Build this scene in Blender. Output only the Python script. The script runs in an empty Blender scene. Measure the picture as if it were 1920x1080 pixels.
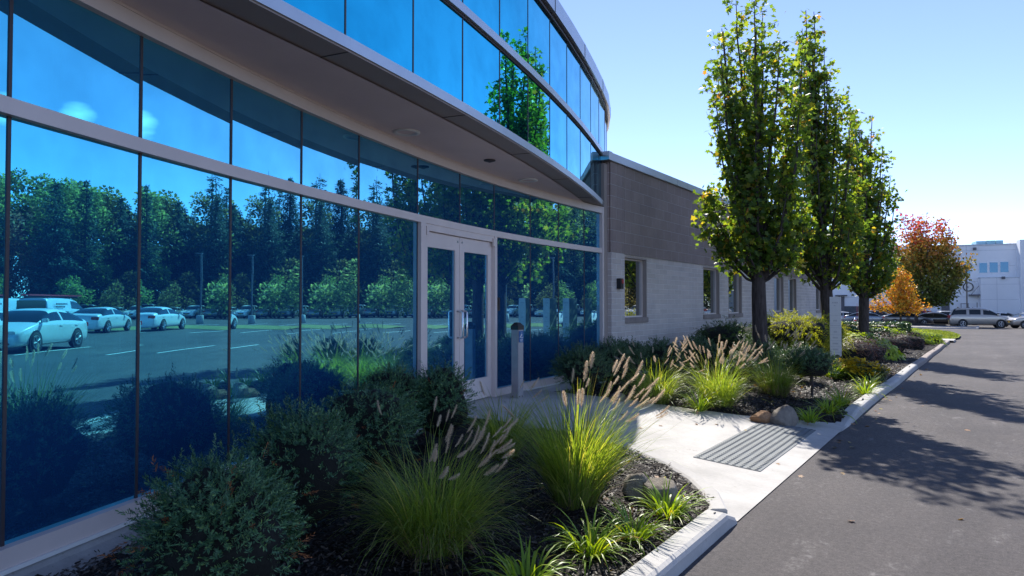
import bpy, bmesh, math, random
import numpy as np
from mathutils import Vector, Matrix
random.seed(7)
RNG = np.random.default_rng(11)
SC = bpy.context.scene
COL = SC.collection
sin, cos, PI = math.sin, math.cos, math.pi
rad = math.radians

# ------------------------------------------------------------------ camera
# scene axes: y runs along the brick wing, x points out to the car park, z up; road near the camera is z = 0
F = 1280.0; PHI = rad(34.8); PIT = math.atan(29 / 1280.0); CZ = 1.54
cam_d = bpy.data.cameras.new('camera'); cam = bpy.data.objects.new('camera', cam_d); COL.objects.link(cam)
cam_d.sensor_width = 36; cam_d.lens = F / 1920 * 36; cam_d.clip_end = 3000; cam_d.clip_start = .05
cam.location = (0, 0, CZ); cam.rotation_euler = (PI / 2 + PIT, 0, PHI)
SC.camera = cam

# ------------------------------------------------------------------ light
SUND = Vector((-.48, .82, 1.0)).normalized()
SUN_EL = math.asin(SUND.z); SUN_AZ = math.atan2(SUND.x, SUND.y)     # azimuth clockwise from +y
world = bpy.data.worlds.new('World'); SC.world = world; world.use_nodes = True
wn = world.node_tree; wn.nodes.clear()
wo = wn.nodes.new('ShaderNodeOutputWorld'); wb = wn.nodes.new('ShaderNodeBackground'); sky = wn.nodes.new('ShaderNodeTexSky')
sky.sky_type = 'NISHITA'; sky.sun_disc = False; sky.sun_elevation = SUN_EL; sky.sun_rotation = SUN_AZ
sky.air_density = .50; sky.dust_density = 0.0; sky.ozone_density = 2.6; sky.altitude = 100
wb.inputs['Strength'].default_value = .138
wt = wn.nodes.new('ShaderNodeMix'); wt.data_type = 'RGBA'; wt.blend_type = 'MULTIPLY'; wt.inputs[0].default_value = 1; wt.inputs[7].default_value = (1.0, .95, 1.0, 1)
wh = wn.nodes.new('ShaderNodeHueSaturation'); wh.inputs['Saturation'].default_value = .95
wn.links.new(sky.outputs[0], wh.inputs['Color']); wn.links.new(wh.outputs[0], wt.inputs[6]); 
# one small cloud low over the wood beyond the car park
tc = wn.nodes.new('ShaderNodeTexCoord'); dp = wn.nodes.new('ShaderNodeVectorMath'); dp.operation = 'DOT_PRODUCT'; wn.links.new(tc.outputs['Generated'], dp.inputs[0])
_az, _el = rad(24.6), rad(13.0); dp.inputs[1].default_value = (sin(_az) * cos(_el), cos(_az) * cos(_el), sin(_el))
cm = wn.nodes.new('ShaderNodeMapRange'); cm.inputs[1].default_value = cos(rad(1.5)); cm.inputs[2].default_value = 1.0; wn.links.new(dp.outputs['Value'], cm.inputs[0])
cs = wn.nodes.new('ShaderNodeMapping'); cs.inputs['Scale'].default_value = (1, 1, 2.6); wn.links.new(tc.outputs['Generated'], cs.inputs[0])
cn_ = wn.nodes.new('ShaderNodeTexNoise'); cn_.inputs['Scale'].default_value = 34; cn_.inputs['Detail'].default_value = 6; wn.links.new(cs.outputs[0], cn_.inputs['Vector'])
ca = wn.nodes.new('ShaderNodeMath'); ca.operation = 'ADD'; wn.links.new(cm.outputs[0], ca.inputs[0]); wn.links.new(cn_.outputs['Fac'], ca.inputs[1])
cr_ = wn.nodes.new('ShaderNodeMapRange'); cr_.inputs[1].default_value = .88; cr_.inputs[2].default_value = 1.75; wn.links.new(ca.outputs[0], cr_.inputs[0])
cx = wn.nodes.new('ShaderNodeMix'); cx.data_type = 'RGBA'; cx.inputs[7].default_value = (6.5, 6.8, 7.2, 1); wn.links.new(cr_.outputs[0], cx.inputs[0])
wn.links.new(wt.outputs[2], cx.inputs[6]); wn.links.new(cx.outputs[2], wb.inputs['Color'])
wn.links.new(wb.outputs[0], wo.inputs[0])
sun_d = bpy.data.lights.new('sun', 'SUN'); sun_d.energy = 3.6; sun_d.angle = rad(.5); sun_d.color = (1, .95, .86)
sun = bpy.data.objects.new('sun', sun_d); COL.objects.link(sun)
sun.rotation_euler = SUND.to_track_quat('Z', 'Y').to_euler()
vs = SC.view_settings; vs.view_transform = 'Standard'; vs.look = 'None'; vs.gamma = 1; vs.exposure = 1.24; vs.use_curve_mapping = False
SC.cycles.max_bounces = 10; SC.cycles.transparent_max_bounces = 12; SC.cycles.caustics_reflective = False; SC.cycles.caustics_refractive = False

# ------------------------------------------------------------------ geometry of the picture -> place
CP, SP = cos(PHI), sin(PHI)
def toscene(X, Y): return (CP * X - SP * Y, SP * X + CP * Y)
def ray(px, py):
    u = (px - 960) / F; v = (540 - py) / F
    return u, cos(PIT) - v * sin(PIT), sin(PIT) + v * cos(PIT)
def at(px, py, d):
    X, Y, Z = ray(px, py); k = d / Y; x, y = toscene(X * k, d)
    return x, y, CZ + Z * k
def gp(px, py, z):
    X, Y, Z = ray(px, py); k = (z - CZ) / Z; return toscene(X * k, Y * k)
def sstep(a, b, x):
    t = np.clip((np.asarray(x, float) - a) / (b - a), 0, 1); return t * t * (3 - 2 * t)
def gz(x, y):
    yy = np.clip(np.asarray(y, float), -40, 100)
    r = np.where(yy > 14, yy - 10, np.where(yy > 6, (yy - 6) ** 2 / 16, 0))
    return -.0115 * r * (1 - .62 * sstep(3, 14, x))
def gzf(x, y): return float(gz(x, y))
def wz(x, y=0): return np.clip(.004 + (-1.47 - np.asarray(x, float)) * .083, .004, .30)
def bedz(x, y):
    return gz(x, y) + .075 + .13 * sstep(0, 2.2, -1.6 - np.asarray(x, float))

# the concave lower glass wall and the convex upper storey, as arcs in camera-aligned plan
def arc(p, S):
    X0, Y0, th0, k = p
    if p[3] < 0 and S > 9.3:                                          # the bulge turns in faster past the wing
        th1 = th0 + k * 9.3; X0 = X0 - (cos(th1) - cos(th0)) / k; Y0 = Y0 + (sin(th1) - sin(th0)) / k; th0 = th1; k = -.095; S = S - 9.3
    th = th0 + k * S
    return toscene(X0 - (cos(th) - cos(th0)) / k, Y0 + (sin(th) - sin(th0)) / k)
LOW = (-2.43245, 3.06616, .20984, .042262)
UPP = (-1.68449, 3.4881, .463578, -.0215767)
LS = [-4.0, -3.2, -2.4, -1.55, -.68, .17, .99, 1.80, 2.64, 3.51, 4.62, 5.58, 6.47, 7.52, 8.42, 9.30, 9.86]
L0 = 5                                                              # index of the mullion at the left edge of the picture
US = [1.255 + .8475 * i for i in range(-6, 19)]
LP = [arc(LOW, s) for s in LS]; UP = [arc(UPP, s) for s in US]
def nrm(p, q):                                                      # outward normal of a wall run from p to q
    dx, dy = q[0] - p[0], q[1] - p[1]; l = math.hypot(dx, dy); return dy / l, -dx / l
def refl(k, px, py, D):
    """the real point seen by reflection at that pixel in lower pane k (counted from the left edge of the picture)"""
    p, q = LP[L0 + k], LP[L0 + k + 1]; n = nrm(p, q)
    x, y, z = at(px, py, D); h = (x - p[0]) * n[0] + (y - p[1]) * n[1]
    return x - 2 * h * n[0], y - 2 * h * n[1], z

# ------------------------------------------------------------------ materials
MATS = {}
class NT:
    def __init__(s, name):
        s.m = bpy.data.materials.new(name); s.m.use_nodes = True; s.t = s.m.node_tree; s.t.nodes.clear()
        s.out = s.t.nodes.new('ShaderNodeOutputMaterial'); MATS[name] = s.m
    def n(s, kind, **kw):
        nd = s.t.nodes.new('ShaderNode' + kind)
        for k, v in kw.items():
            if k.startswith('i_'):
                key = k[2:].replace('_', ' ')
                nd.inputs[int(key) if key.isdigit() else key].default_value = v
            else: setattr(nd, k, v)
        return nd
    def l(s, a, b): s.t.links.new(a, b)
    def ramp(s, fac, stops, interp='LINEAR'):
        r = s.n('ValToRGB'); cr = r.color_ramp; cr.interpolation = interp
        while len(cr.elements) > 1: cr.elements.remove(cr.elements[-1])
        for i, (p, c) in enumerate(stops):
            e = cr.elements[0] if i == 0 else cr.elements.new(p)
            e.position = p; e.color = (*c, 1) if len(c) == 3 else c
        s.l(fac, r.inputs[0]); return r.outputs[0]
    def noise(s, scale, detail=4, rough=.55, vec=None, dim='3D'):
        nd = s.n('TexNoise', i_Scale=scale, i_Detail=detail, i_Roughness=rough)
        if vec is not None: s.l(vec, nd.inputs['Vector'])
        return nd.outputs['Fac']
    def obj(s): return s.n('TexCoord').outputs['Object']
    def pos(s): return s.n('NewGeometry').outputs['Position']
    def mix(s, fac, a, b, blend='MIX'):
        nd = s.n('Mix', data_type='RGBA', blend_type=blend)
        for v, i in ((fac, 0), (a, 6), (b, 7)):
            if hasattr(v, 'links'): s.l(v, nd.inputs[i])
            else: nd.inputs[i].default_value = v if i == 0 else (*v, 1)
        return nd.outputs[2]
    def math(s, op, a, b=0.0, c=0.0):
        nd = s.n('Math', operation=op)
        for i, v in enumerate((a, b, c)):
            if hasattr(v, 'links'): s.l(v, nd.inputs[i])
            else: nd.inputs[i].default_value = v
        return nd.outputs[0]
    def bump(s, h, strength=.3, dist=.01):
        b = s.n('Bump', i_Strength=strength, i_Distance=dist); s.l(h, b.inputs['Height']); return b.outputs[0]
    def pbr(s, col, rough=.8, metal=0, spec=.5, normal=None, coat=0):
        p = s.n('BsdfPrincipled', i_Metallic=metal, i_Roughness=0.5)
        if hasattr(col, 'links'): s.l(col, p.inputs['Base Color'])
        else: p.inputs['Base Color'].default_value = (*col, 1)
        if hasattr(rough, 'links'): s.l(rough, p.inputs['Roughness'])
        else: p.inputs['Roughness'].default_value = rough
        p.inputs['Specular IOR Level'].default_value = spec; p.inputs['Coat Weight'].default_value = coat
        if normal is not None: s.l(normal, p.inputs['Normal'])
        return p
    def fin(s, sh): s.l(sh.outputs[0] if hasattr(sh, 'outputs') else sh, s.out.inputs['Surface']); return s.m

def plain(name, c, rough=.6, metal=0, var=.15, scale=6, bump=0, bscale=60, coat=0, spec=.5):
    t = NT(name); v = t.obj()
    col = t.ramp(t.noise(scale, 5, .6, v), [(.3, tuple(x * (1 - var) for x in c)), (.7, tuple(min(1, x * (1 + var)) for x in c))])
    nm = t.bump(t.noise(bscale, 4, .6, v), bump, .01) if bump else None
    return t.fin(t.pbr(col, rough, metal, spec, nm, coat))

def leafmat(name, stops, trans=.45, rough=.45, tint=(1.25, 1.15, .45), height=None, objvar=0):
    t = NT(name); g = t.n('NewGeometry'); r = g.outputs['Random Per Island']
    if height:                                                       # autumn colour that changes with height on the tree
        z0, z1, amp = height
        sep = t.n('SeparateXYZ'); t.l(t.obj(), sep.inputs[0])
        h = t.math('DIVIDE', t.math('SUBTRACT', sep.outputs[2], z0), z1 - z0)
        h = t.math('ADD', h, t.math('MULTIPLY', t.math('SUBTRACT', r, .5), amp))
        h = t.math('ADD', h, t.math('MULTIPLY', t.math('SUBTRACT', t.noise(.55, 2, .5, t.obj()), .5), .9))
        r = h
    col = t.ramp(r, stops)
    if objvar:
        oi = t.n('ObjectInfo'); hs = t.n('HueSaturation'); t.l(col, hs.inputs['Color'])
        t.l(t.math('MULTIPLY_ADD', oi.outputs['Random'], objvar, .5 - objvar / 2), hs.inputs['Hue'])
        t.l(t.math('MULTIPLY_ADD', oi.outputs['Random'], .7, .65), hs.inputs['Value']); col = hs.outputs[0]
    p = t.pbr(col, rough, 0, .35)
    tr = t.n('BsdfTranslucent'); t.l(t.mix(1, col, tint, 'MULTIPLY'), tr.inputs[0])
    m = t.n('MixShader'); m.inputs[0].default_value = trans; t.l(p.outputs[0], m.inputs[1]); t.l(tr.outputs[0], m.inputs[2])
    return t.fin(m)

def m_glass(name, seethrough):
    t = NT(name)
    v = t.obj(); nz = t.bump(t.noise(1.1, 2, .5, v), .16, .005)
    lw = t.n('LayerWeight', i_Blend=.32)
    fac = t.math('POWER', lw.outputs['Facing'], 2.2)
    ramp = t.ramp(fac, [(0, (.10, .80, 1.0)), (.15, (.36, .80, .96)), (.7, (.84, .92, .97))] if seethrough else [(0, (.02, .72, 1.0)), (.22, (.10, .76, 1.0)), (.5, (.55, .86, .97)), (.8, (.86, .93, .97))])
    sm = t.ramp(t.noise(2.2, 3, .6, v), [(.32, (.80, .82, .84)), (.62, (1, 1, 1))])
    gl = t.n('BsdfGlossy', i_Roughness=.0); t.l(t.mix(1, ramp, sm, 'MULTIPLY'), gl.inputs['Color']); t.l(nz, gl.inputs['Normal'])
    if seethrough:
        b = t.n('BsdfTransparent'); b.inputs[0].default_value = (.30, .84, 1.0, 1)
    else:
        b = t.pbr((.004, .020, .06), .3, 0, .0)
    if seethrough:                                                   # pane tint plus a blue veil of light painted in to lift dark reflections
        df = t.n('BsdfDiffuse'); df.inputs[0].default_value = (.05, .30, .85, 1); m0 = t.n('MixShader'); m0.inputs[0].default_value = .38
        t.l(b.outputs[0], m0.inputs[1]); t.l(df.outputs[0], m0.inputs[2]); b = m0
    m = t.n('MixShader'); m.inputs[0].default_value = .70 if seethrough else .74
    t.l(b.outputs[0], m.inputs[1]); t.l(gl.outputs[0], m.inputs[2])
    return t.fin(m)

G_LOW = m_glass('blue_mirror_glass', True); G_UP = m_glass('blue_spandrel_glass', False)
def m_winglass():
    t = NT('window_glass'); gl = t.n('BsdfGlossy', i_Roughness=0.0); gl.inputs[0].default_value = (.72, .78, .80, 1)
    b = t.pbr((.01, .015, .02), .2); m = t.n('MixShader'); m.inputs[0].default_value = .8
    t.l(b.outputs[0], m.inputs[1]); t.l(gl.outputs[0], m.inputs[2]); return t.fin(m)
G_WIN = m_winglass()
G_TEAL = NT('teal_window_glass'); _g = G_TEAL.n('BsdfGlossy', i_Roughness=.05); _g.inputs[0].default_value = (.07, .14, .22, 1); _d = G_TEAL.pbr((.03, .11, .17), .4)
_m = G_TEAL.n('MixShader'); _m.inputs[0].default_value = .5; G_TEAL.l(_d.outputs[0], _m.inputs[1]); G_TEAL.l(_g.outputs[0], _m.inputs[2]); G_TEAL = G_TEAL.fin(_m)
ALU = plain('tan_painted_aluminium', (.70, .60, .56), .42, 0, .05, 3)
ALUD = plain('dark_bronze_metal', (.05, .04, .045), .5, 0, .1)
SILV = plain('silver_metal_panel', (.50, .52, .55), .35, .75, .06, 2)
SOFF = plain('soffit_board', (.80, .68, .66), .75, 0, .06, 1.2, .08, 90)
RINGM = plain('soffit_edge_panel', (.34, .28, .25), .6, 0, .06, 2)
STEEL = plain('brushed_steel', (.62, .63, .66), .28, 1.0, .05, 20)
BLACK = plain('black_plastic', (.012, .012, .014), .45)
WHITE = plain('white_plastic', (.75, .75, .74), .5, 0, .03)
DARKIN = plain('dark_interior', (.03, .035, .05), .9)
CURT = plain('curtain_cloth', (.85, .86, .88), .95, 0, .12, 5)

def m_block(name, c, cm, bw, bh, rib=0, rough=.9):
    t = NT(name); sep = t.n('SeparateXYZ'); t.l(t.pos(), sep.inputs[0])
    cmb = t.n('CombineXYZ')
    t.l(t.math('ADD', sep.outputs[1], sep.outputs[0]), cmb.inputs[0]); t.l(t.math('ADD', sep.outputs[2], -2.446 + 40 * bh), cmb.inputs[1])
    br = t.n('TexBrick', i_Scale=1.0); br.offset = .5
    br.inputs['Mortar Size'].default_value = .005; br.inputs['Mortar Smooth'].default_value = .35
    br.inputs['Brick Width'].default_value = bw; br.inputs['Row Height'].default_value = bh
    br.inputs['Color1'].default_value = (*[x * .93 for x in c], 1); br.inputs['Color2'].default_value = (*[x * 1.06 for x in c], 1)
    br.inputs['Mortar'].default_value = (*cm, 1); t.l(cmb.outputs[0], br.inputs['Vector'])
    n1 = t.noise(1.4, 5, .65, t.pos()); col = t.mix(.8, br.outputs['Color'], t.ramp(n1, [(.3, (.80, .80, .82)), (.72, (1.1, 1.08, 1.05))]), 'MULTIPLY')
    h = t.math('MULTIPLY', br.outputs['Fac'], -1.0)
    fine = t.noise(55, 4, .7, t.pos())
    h = t.math('ADD', h, t.math('MULTIPLY', fine, .35))
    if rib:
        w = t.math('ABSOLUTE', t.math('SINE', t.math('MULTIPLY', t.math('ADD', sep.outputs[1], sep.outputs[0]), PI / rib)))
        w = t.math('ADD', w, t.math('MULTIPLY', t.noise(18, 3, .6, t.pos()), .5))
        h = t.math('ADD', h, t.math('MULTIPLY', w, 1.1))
        col = t.mix(.85, col, t.ramp(w, [(.25, (.42, .42, .42)), (.9, (1.2, 1.2, 1.2))]), 'MULTIPLY')  # groove shade of the flutes put into the colour as well as the bump
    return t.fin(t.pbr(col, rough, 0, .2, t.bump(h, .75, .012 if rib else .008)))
BEIGE = m_block('beige_painted_block', (.58, .51, .47), (.82, .79, .76), .406, .1016)
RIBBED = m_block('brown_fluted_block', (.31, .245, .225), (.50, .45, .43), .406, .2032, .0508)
SILLB = plain('brown_block_sill', (.27, .22, .20), .9, 0, .15, 8, .4, 40)

def m_concrete(name, c, broom=0, stain=.25):
    t = NT(name); v = t.pos()
    n = t.noise(1.6, 6, .65, v); col = t.ramp(n, [(.25, tuple(x * (1 - stain) for x in c)), (.6, c), (.85, tuple(x * 1.1 for x in c))])
    f = t.noise(40, 5, .75, v); col = t.mix(.5, col, t.ramp(f, [(.3, (.82, .82, .82)), (.7, (1.08, 1.08, 1.08))]), 'MULTIPLY')
    sp = t.noise(9, 3, .7, v); col = t.mix(1, col, t.ramp(sp, [(.24, (.55, .50, .45)), (.33, (1, 1, 1))]), 'MULTIPLY')
    h = t.noise(130, 4, .7, v)
    if broom:
        mp = t.n('Mapping'); mp.inputs['Scale'].default_value = (4, 90, 4); mp.inputs['Rotation'].default_value = (0, 0, rad(8)); t.l(v, mp.inputs[0])
        b = t.noise(1.6, 4, .7, mp.outputs[0]); h = t.math('ADD', h, t.math('MULTIPLY', b, 1.2))
        col = t.mix(.45, col, t.ramp(b, [(.35, (.86, .86, .86)), (.65, (1.05, 1.05, 1.05))]), 'MULTIPLY')
    return t.fin(t.pbr(col, .88, 0, .3, t.bump(h, .35, .004)))
CONC = m_concrete('broomed_concrete', (.52, .50, .475), 1, .3)
KERBM = m_concrete('new_kerb_concrete', (.46, .445, .43), 0, .18)
KERBO = m_concrete('old_kerb_concrete', (.34, .29, .265), 0, .3)
FOUND = m_concrete('rough_foundation_concrete', (.40, .40, .40), 0, .45)

def m_asphalt():
    t = NT('asphalt'); v = t.pos()
    big = t.noise(.22, 5, .6, v); c = t.ramp(big, [(.3, (.060, .054, .056)), (.7, (.088, .080, .082))])
    f = t.noise(95, 4, .8, v); c = t.mix(.8, c, t.ramp(f, [(.32, (.45, .45, .46)), (.52, (1, 1, 1)), (.72, (1.75, 1.72, 1.7))]), 'MULTIPLY')
    md = t.noise(26, 5, .85, v); c = t.mix(.75, c, t.ramp(md, [(.34, (.55, .55, .57)), (.5, (1, 1, 1)), (.66, (1.5, 1.47, 1.45))]), 'MULTIPLY')
    st = t.noise(210, 2, .6, v); c = t.mix(1, c, t.ramp(st, [(.66, (1, 1, 1)), (.74, (2.4, 2.35, 2.3))]), 'MULTIPLY')
    mp = t.n('Mapping'); mp.inputs['Rotation'].default_value = (0, 0, rad(28)); mp.inputs['Scale'].default_value = (2.6, 1.1, 1); t.l(v, mp.inputs[0])
    sc = t.noise(1.9, 6, .72, mp.outputs[0]); scm = t.ramp(sc, [(.56, (0, 0, 0)), (.68, (.8, .8, .8))])
    c = t.mix(t.math('MULTIPLY', scm, t.ramp(t.noise(24, 3, .7, v), [(.40, (0, 0, 0)), (.62, (.8, .8, .8))])), c, (.20, .19, .19))
    mt = t.n('Mapping'); mt.inputs['Scale'].default_value = (1.1, .06, 1); t.l(v, mt.inputs[0])
    tr_ = t.noise(1.0, 4, .6, mt.outputs[0]); c = t.mix(.7, c, t.ramp(tr_, [(.36, (.82, .82, .84)), (.55, (1.08, 1.07, 1.06))]), 'MULTIPLY')
    pat = t.noise(.75, 4, .6, mp.outputs[0]); c = t.mix(.6, c, t.ramp(pat, [(.35, (.80, .80, .82)), (.62, (1.12, 1.1, 1.08))]), 'MULTIPLY')
    return t.fin(t.pbr(c, .85, 0, .3, t.bump(t.math('ADD', f, t.math('MULTIPLY', st, .5)), .55, .006)))
ASPH = m_asphalt()
def m_mulch():
    t = NT('bark_mulch'); v = t.pos()
    vo = t.n('TexVoronoi', i_Scale=55.0); vo.inputs['Randomness'].default_value = 1; t.l(v, vo.inputs['Vector'])
    col = t.ramp(t.noise(60, 4, .7, v), [(.3, (.010, .008, .008)), (.55, (.030, .024, .022)), (.78, (.075, .055, .045))])
    return t.fin(t.pbr(col, .85, 0, .25, t.bump(t.math('ADD', vo.outputs['Distance'], t.noise(30, 4, .7, v)), 1.0, .03)))
MULCH = m_mulch()
CHIP = leafmat('bark_chip', [(0, (.010, .008, .008)), (.5, (.030, .024, .022)), (.85, (.065, .05, .042)), (1, (.16, .12, .09))], 0, .6)
LITTER = leafmat('dry_leaf', [(0, (.20, .10, .05)), (.5, (.34, .19, .10)), (.8, (.42, .28, .20)), (1, (.45, .38, .10))], .3, .6)
def m_lawn():
    t = NT('lawn_grass'); v = t.pos()
    c = t.ramp(t.noise(.5, 5, .6, v), [(.3, (.17, .22, .03)), (.7, (.26, .31, .045))])
    c = t.mix(.6, c, t.ramp(t.noise(30, 4, .8, v), [(.3, (.6, .6, .6)), (.7, (1.3, 1.3, 1.2))]), 'MULTIPLY')
    return t.fin(t.pbr(c, .9, 0, .1, t.bump(t.noise(60, 4, .8, v), 1, .04)))
LAWN = m_lawn()
BLADE = leafmat('lawn_blade', [(0, (.10, .15, .02)), (.6, (.20, .27, .03)), (1, (.34, .34, .07))], .4)
STRIPM = plain('dry_grass_strip', (.16, .17, .05), .95, 0, .35, 1.2, .8, 40)
BARK = NT('tree_bark'); _v = BARK.obj(); _m = BARK.n('Mapping'); _m.inputs['Scale'].default_value = (9, 9, 1.6); BARK.l(_v, _m.inputs[0])
_h = BARK.noise(3, 6, .7, _m.outputs[0])
BARK = BARK.fin(BARK.pbr(BARK.ramp(_h, [(.3, (.030, .023, .022)), (.7, (.105, .085, .078))]), .92, 0, .2, BARK.bump(_h, .8, .03)))
LINE = plain('white_road_paint', (.62, .62, .60), .8, 0, .15, 8)
STONE = NT('granite_rock'); _v = STONE.obj(); _n = STONE.noise(5, 8, .7, _v)
STONE = STONE.fin(STONE.pbr(STONE.ramp(_n, [(.3, (.13, .115, .10)), (.6, (.30, .26, .22)), (.8, (.42, .38, .33))]), .85, 0, .3, STONE.bump(STONE.noise(14, 8, .75, _v), 1.0, .04)))
STONEB = NT('brown_rock'); _v = STONEB.obj(); _n = STONEB.noise(6, 8, .7, _v)
STONEB = STONEB.fin(STONEB.pbr(STONEB.ramp(_n, [(.3, (.15, .08, .04)), (.6, (.34, .19, .10)), (.8, (.42, .30, .2))]), .85, 0, .3, STONEB.bump(STONEB.noise(24, 6, .7, _v), .6, .02)))

# foliage colours
MAPLE = leafmat('maple_leaf', [(0, (.055, .110, .040)), (.55, (.095, .165, .048)), (.88, (.16, .21, .05)), (.97, (.28, .24, .06)), (1, (.26, .13, .05))], .60, .40, (2.7, 2.35, .50))
YEW = leafmat('yew_needle', [(0, (.030, .085, .045)), (.5, (.070, .170, .085)), (.88, (.13, .27, .12)), (1, (.25, .38, .11))], .2, .42, (1.2, 1.2, .6))
BOXW = leafmat('boxwood_leaf', [(0, (.035, .085, .046)), (.6, (.070, .14, .066)), (1, (.13, .20, .07))], .2, .4)
DEAD = leafmat('dead_needle', [(0, (.22, .075, .03)), (1, (.36, .15, .06))], .25, .7)
GOLD = leafmat('golden_cypress', [(0, (.22, .26, .03)), (.5, (.38, .42, .04)), (1, (.55, .55, .08))], .45, .5, (1.3, 1.2, .4))
FEATH = leafmat('green_cypress', [(0, (.03, .065, .02)), (.6, (.05, .10, .025)), (1, (.09, .15, .03))], .3, .5)
GRASSM = leafmat('fountain_grass_blade', [(0, (.12, .19, .055)), (.5, (.19, .28, .06)), (.88, (.30, .38, .09)), (1, (.50, .44, .22))], .5, .38, (1.9, 1.75, .35))
STRAW = leafmat('dry_straw_blade', [(0, (.16, .10, .06)), (.6, (.30, .21, .12)), (1, (.42, .33, .22))], .3, .6, (1.2, 1, .8))
PLUME = leafmat('grass_plume', [(0, (.62, .52, .40)), (.6, (.82, .72, .57)), (1, (.74, .60, .52))], .6, .7, (1.1, 1.05, .95))
LILY = leafmat('daylily_blade', [(0, (.13, .23, .03)), (.6, (.23, .36, .04)), (.92, (.38, .46, .06)), (1, (.48, .24, .06))], .42, .4, (1.7, 1.5, .25))
LIME = leafmat('lime_leaf', [(0, (.22, .32, .025)), (.6, (.34, .46, .035)), (1, (.48, .54, .06))], .45, .4, (1.4, 1.3, .3))
BARB = leafmat('barberry_leaf', [(0, (.030, .014, .016)), (.6, (.07, .035, .032)), (.9, (.10, .075, .03)), (1, (.20, .07, .05))], .25, .5, (1.2, .9, .8))
MUM = leafmat('mum_petal', [(0, (.60, .40, .01)), (1, (.75, .55, .02))], .3, .5, (1.1, 1, .5))
ORNG = leafmat('orange_autumn_leaf', [(0, (.40, .32, .05)), (.5, (.58, .36, .05)), (.85, (.64, .28, .04)), (1, (.58, .16, .04))], .45, .5, (1.4, 1.1, .4))
REDM = leafmat('red_maple_leaf', [(0, (.09, .14, .03)), (.45, (.20, .20, .04)), (.66, (.42, .25, .05)), (.84, (.48, .17, .06)), (1, (.52, .06, .09))], .42, .5, (1.3, 1.1, .7), (2.0, 11.6, .45))
FARD = leafmat('far_broad_leaf', [(0, (.095, .130, .065)), (.6, (.19, .22, .09)), (1, (.32, .31, .12))], .58, .6, (1.8, 1.5, 1.0), None, .10)
FARR = leafmat('far_russet_leaf', [(0, (.16, .08, .07)), (.5, (.26, .15, .11)), (1, (.22, .22, .16))], .55, .6, (1.8, 1.5, 1.2))
FARL = leafmat('far_light_leaf', [(0, (.10, .17, .07)), (.6, (.19, .26, .10)), (1, (.30, .34, .12))], .5, .6, (1.5, 1.5, .8))
FARC = leafmat('far_conifer_needle', [(0, (.020, .045, .042)), (.6, (.045, .090, .075)), (1, (.09, .14, .09))], .3, .6, (1.4, 1.5, 1.1), None, .04)

# ------------------------------------------------------------------ object helpers
def mesh_obj(name, V, Fc, mats, parent=None, smooth=False, mi=None, sides=None):
    """V (n,3); Fc list of index tuples, or an (m,k) int array"""
    me = bpy.data.meshes.new(name)
    if isinstance(Fc, np.ndarray):
        V = np.asarray(V, np.float32); m, k = Fc.shape
        me.vertices.add(len(V)); me.vertices.foreach_set('co', V.ravel())
        me.loops.add(m * k); me.loops.foreach_set('vertex_index', Fc.astype(np.int32).ravel())
        me.polygons.add(m); me.polygons.foreach_set('loop_start', np.arange(0, m * k, k, dtype=np.int32))
        me.update(calc_edges=True)
    else:
        me.from_pydata([tuple(map(float, v)) for v in V], [], [tuple(int(i) for i in f) for f in Fc]); me.update()
    for m_ in (mats if isinstance(mats, (list, tuple)) else [mats]): me.materials.append(m_)
    if mi is not None: me.polygons.foreach_set('material_index', np.asarray(mi, np.int32))
    if smooth: me.polygons.foreach_set('use_smooth', np.ones(len(me.polygons), bool))
    o = bpy.data.objects.new(name, me); COL.objects.link(o)
    if parent: o.parent = parent
    return o
def tag(o, label, cat, group=None):
    o['label'] = label; o['category'] = cat
    if group: o['group'] = group
    return o
def thing(name, label, cat, loc=(0, 0, 0), rz=0, group=None):
    o = bpy.data.objects.new(name, None); COL.objects.link(o); o.location = loc; o.rotation_euler = (0, 0, rz); o.empty_display_size = .2
    return tag(o, label, cat, group)
def struct(o, kind='structure'): o['kind'] = kind; return o
def dup(root, loc, rz=0, label=None, group=None, scale=None):
    def cp(o, par):
        c = o.copy(); COL.objects.link(c)
        if par: c.parent = par
        for ch in list(o.children): cp(ch, c)
        return c
    r = cp(root, None); r.location = loc; r.rotation_euler = (0, 0, rz)
    if label: r['label'] = label
    if group: r['group'] = group
    if scale: r.scale = (scale,) * 3 if not isinstance(scale, tuple) else scale
    return r
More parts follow.
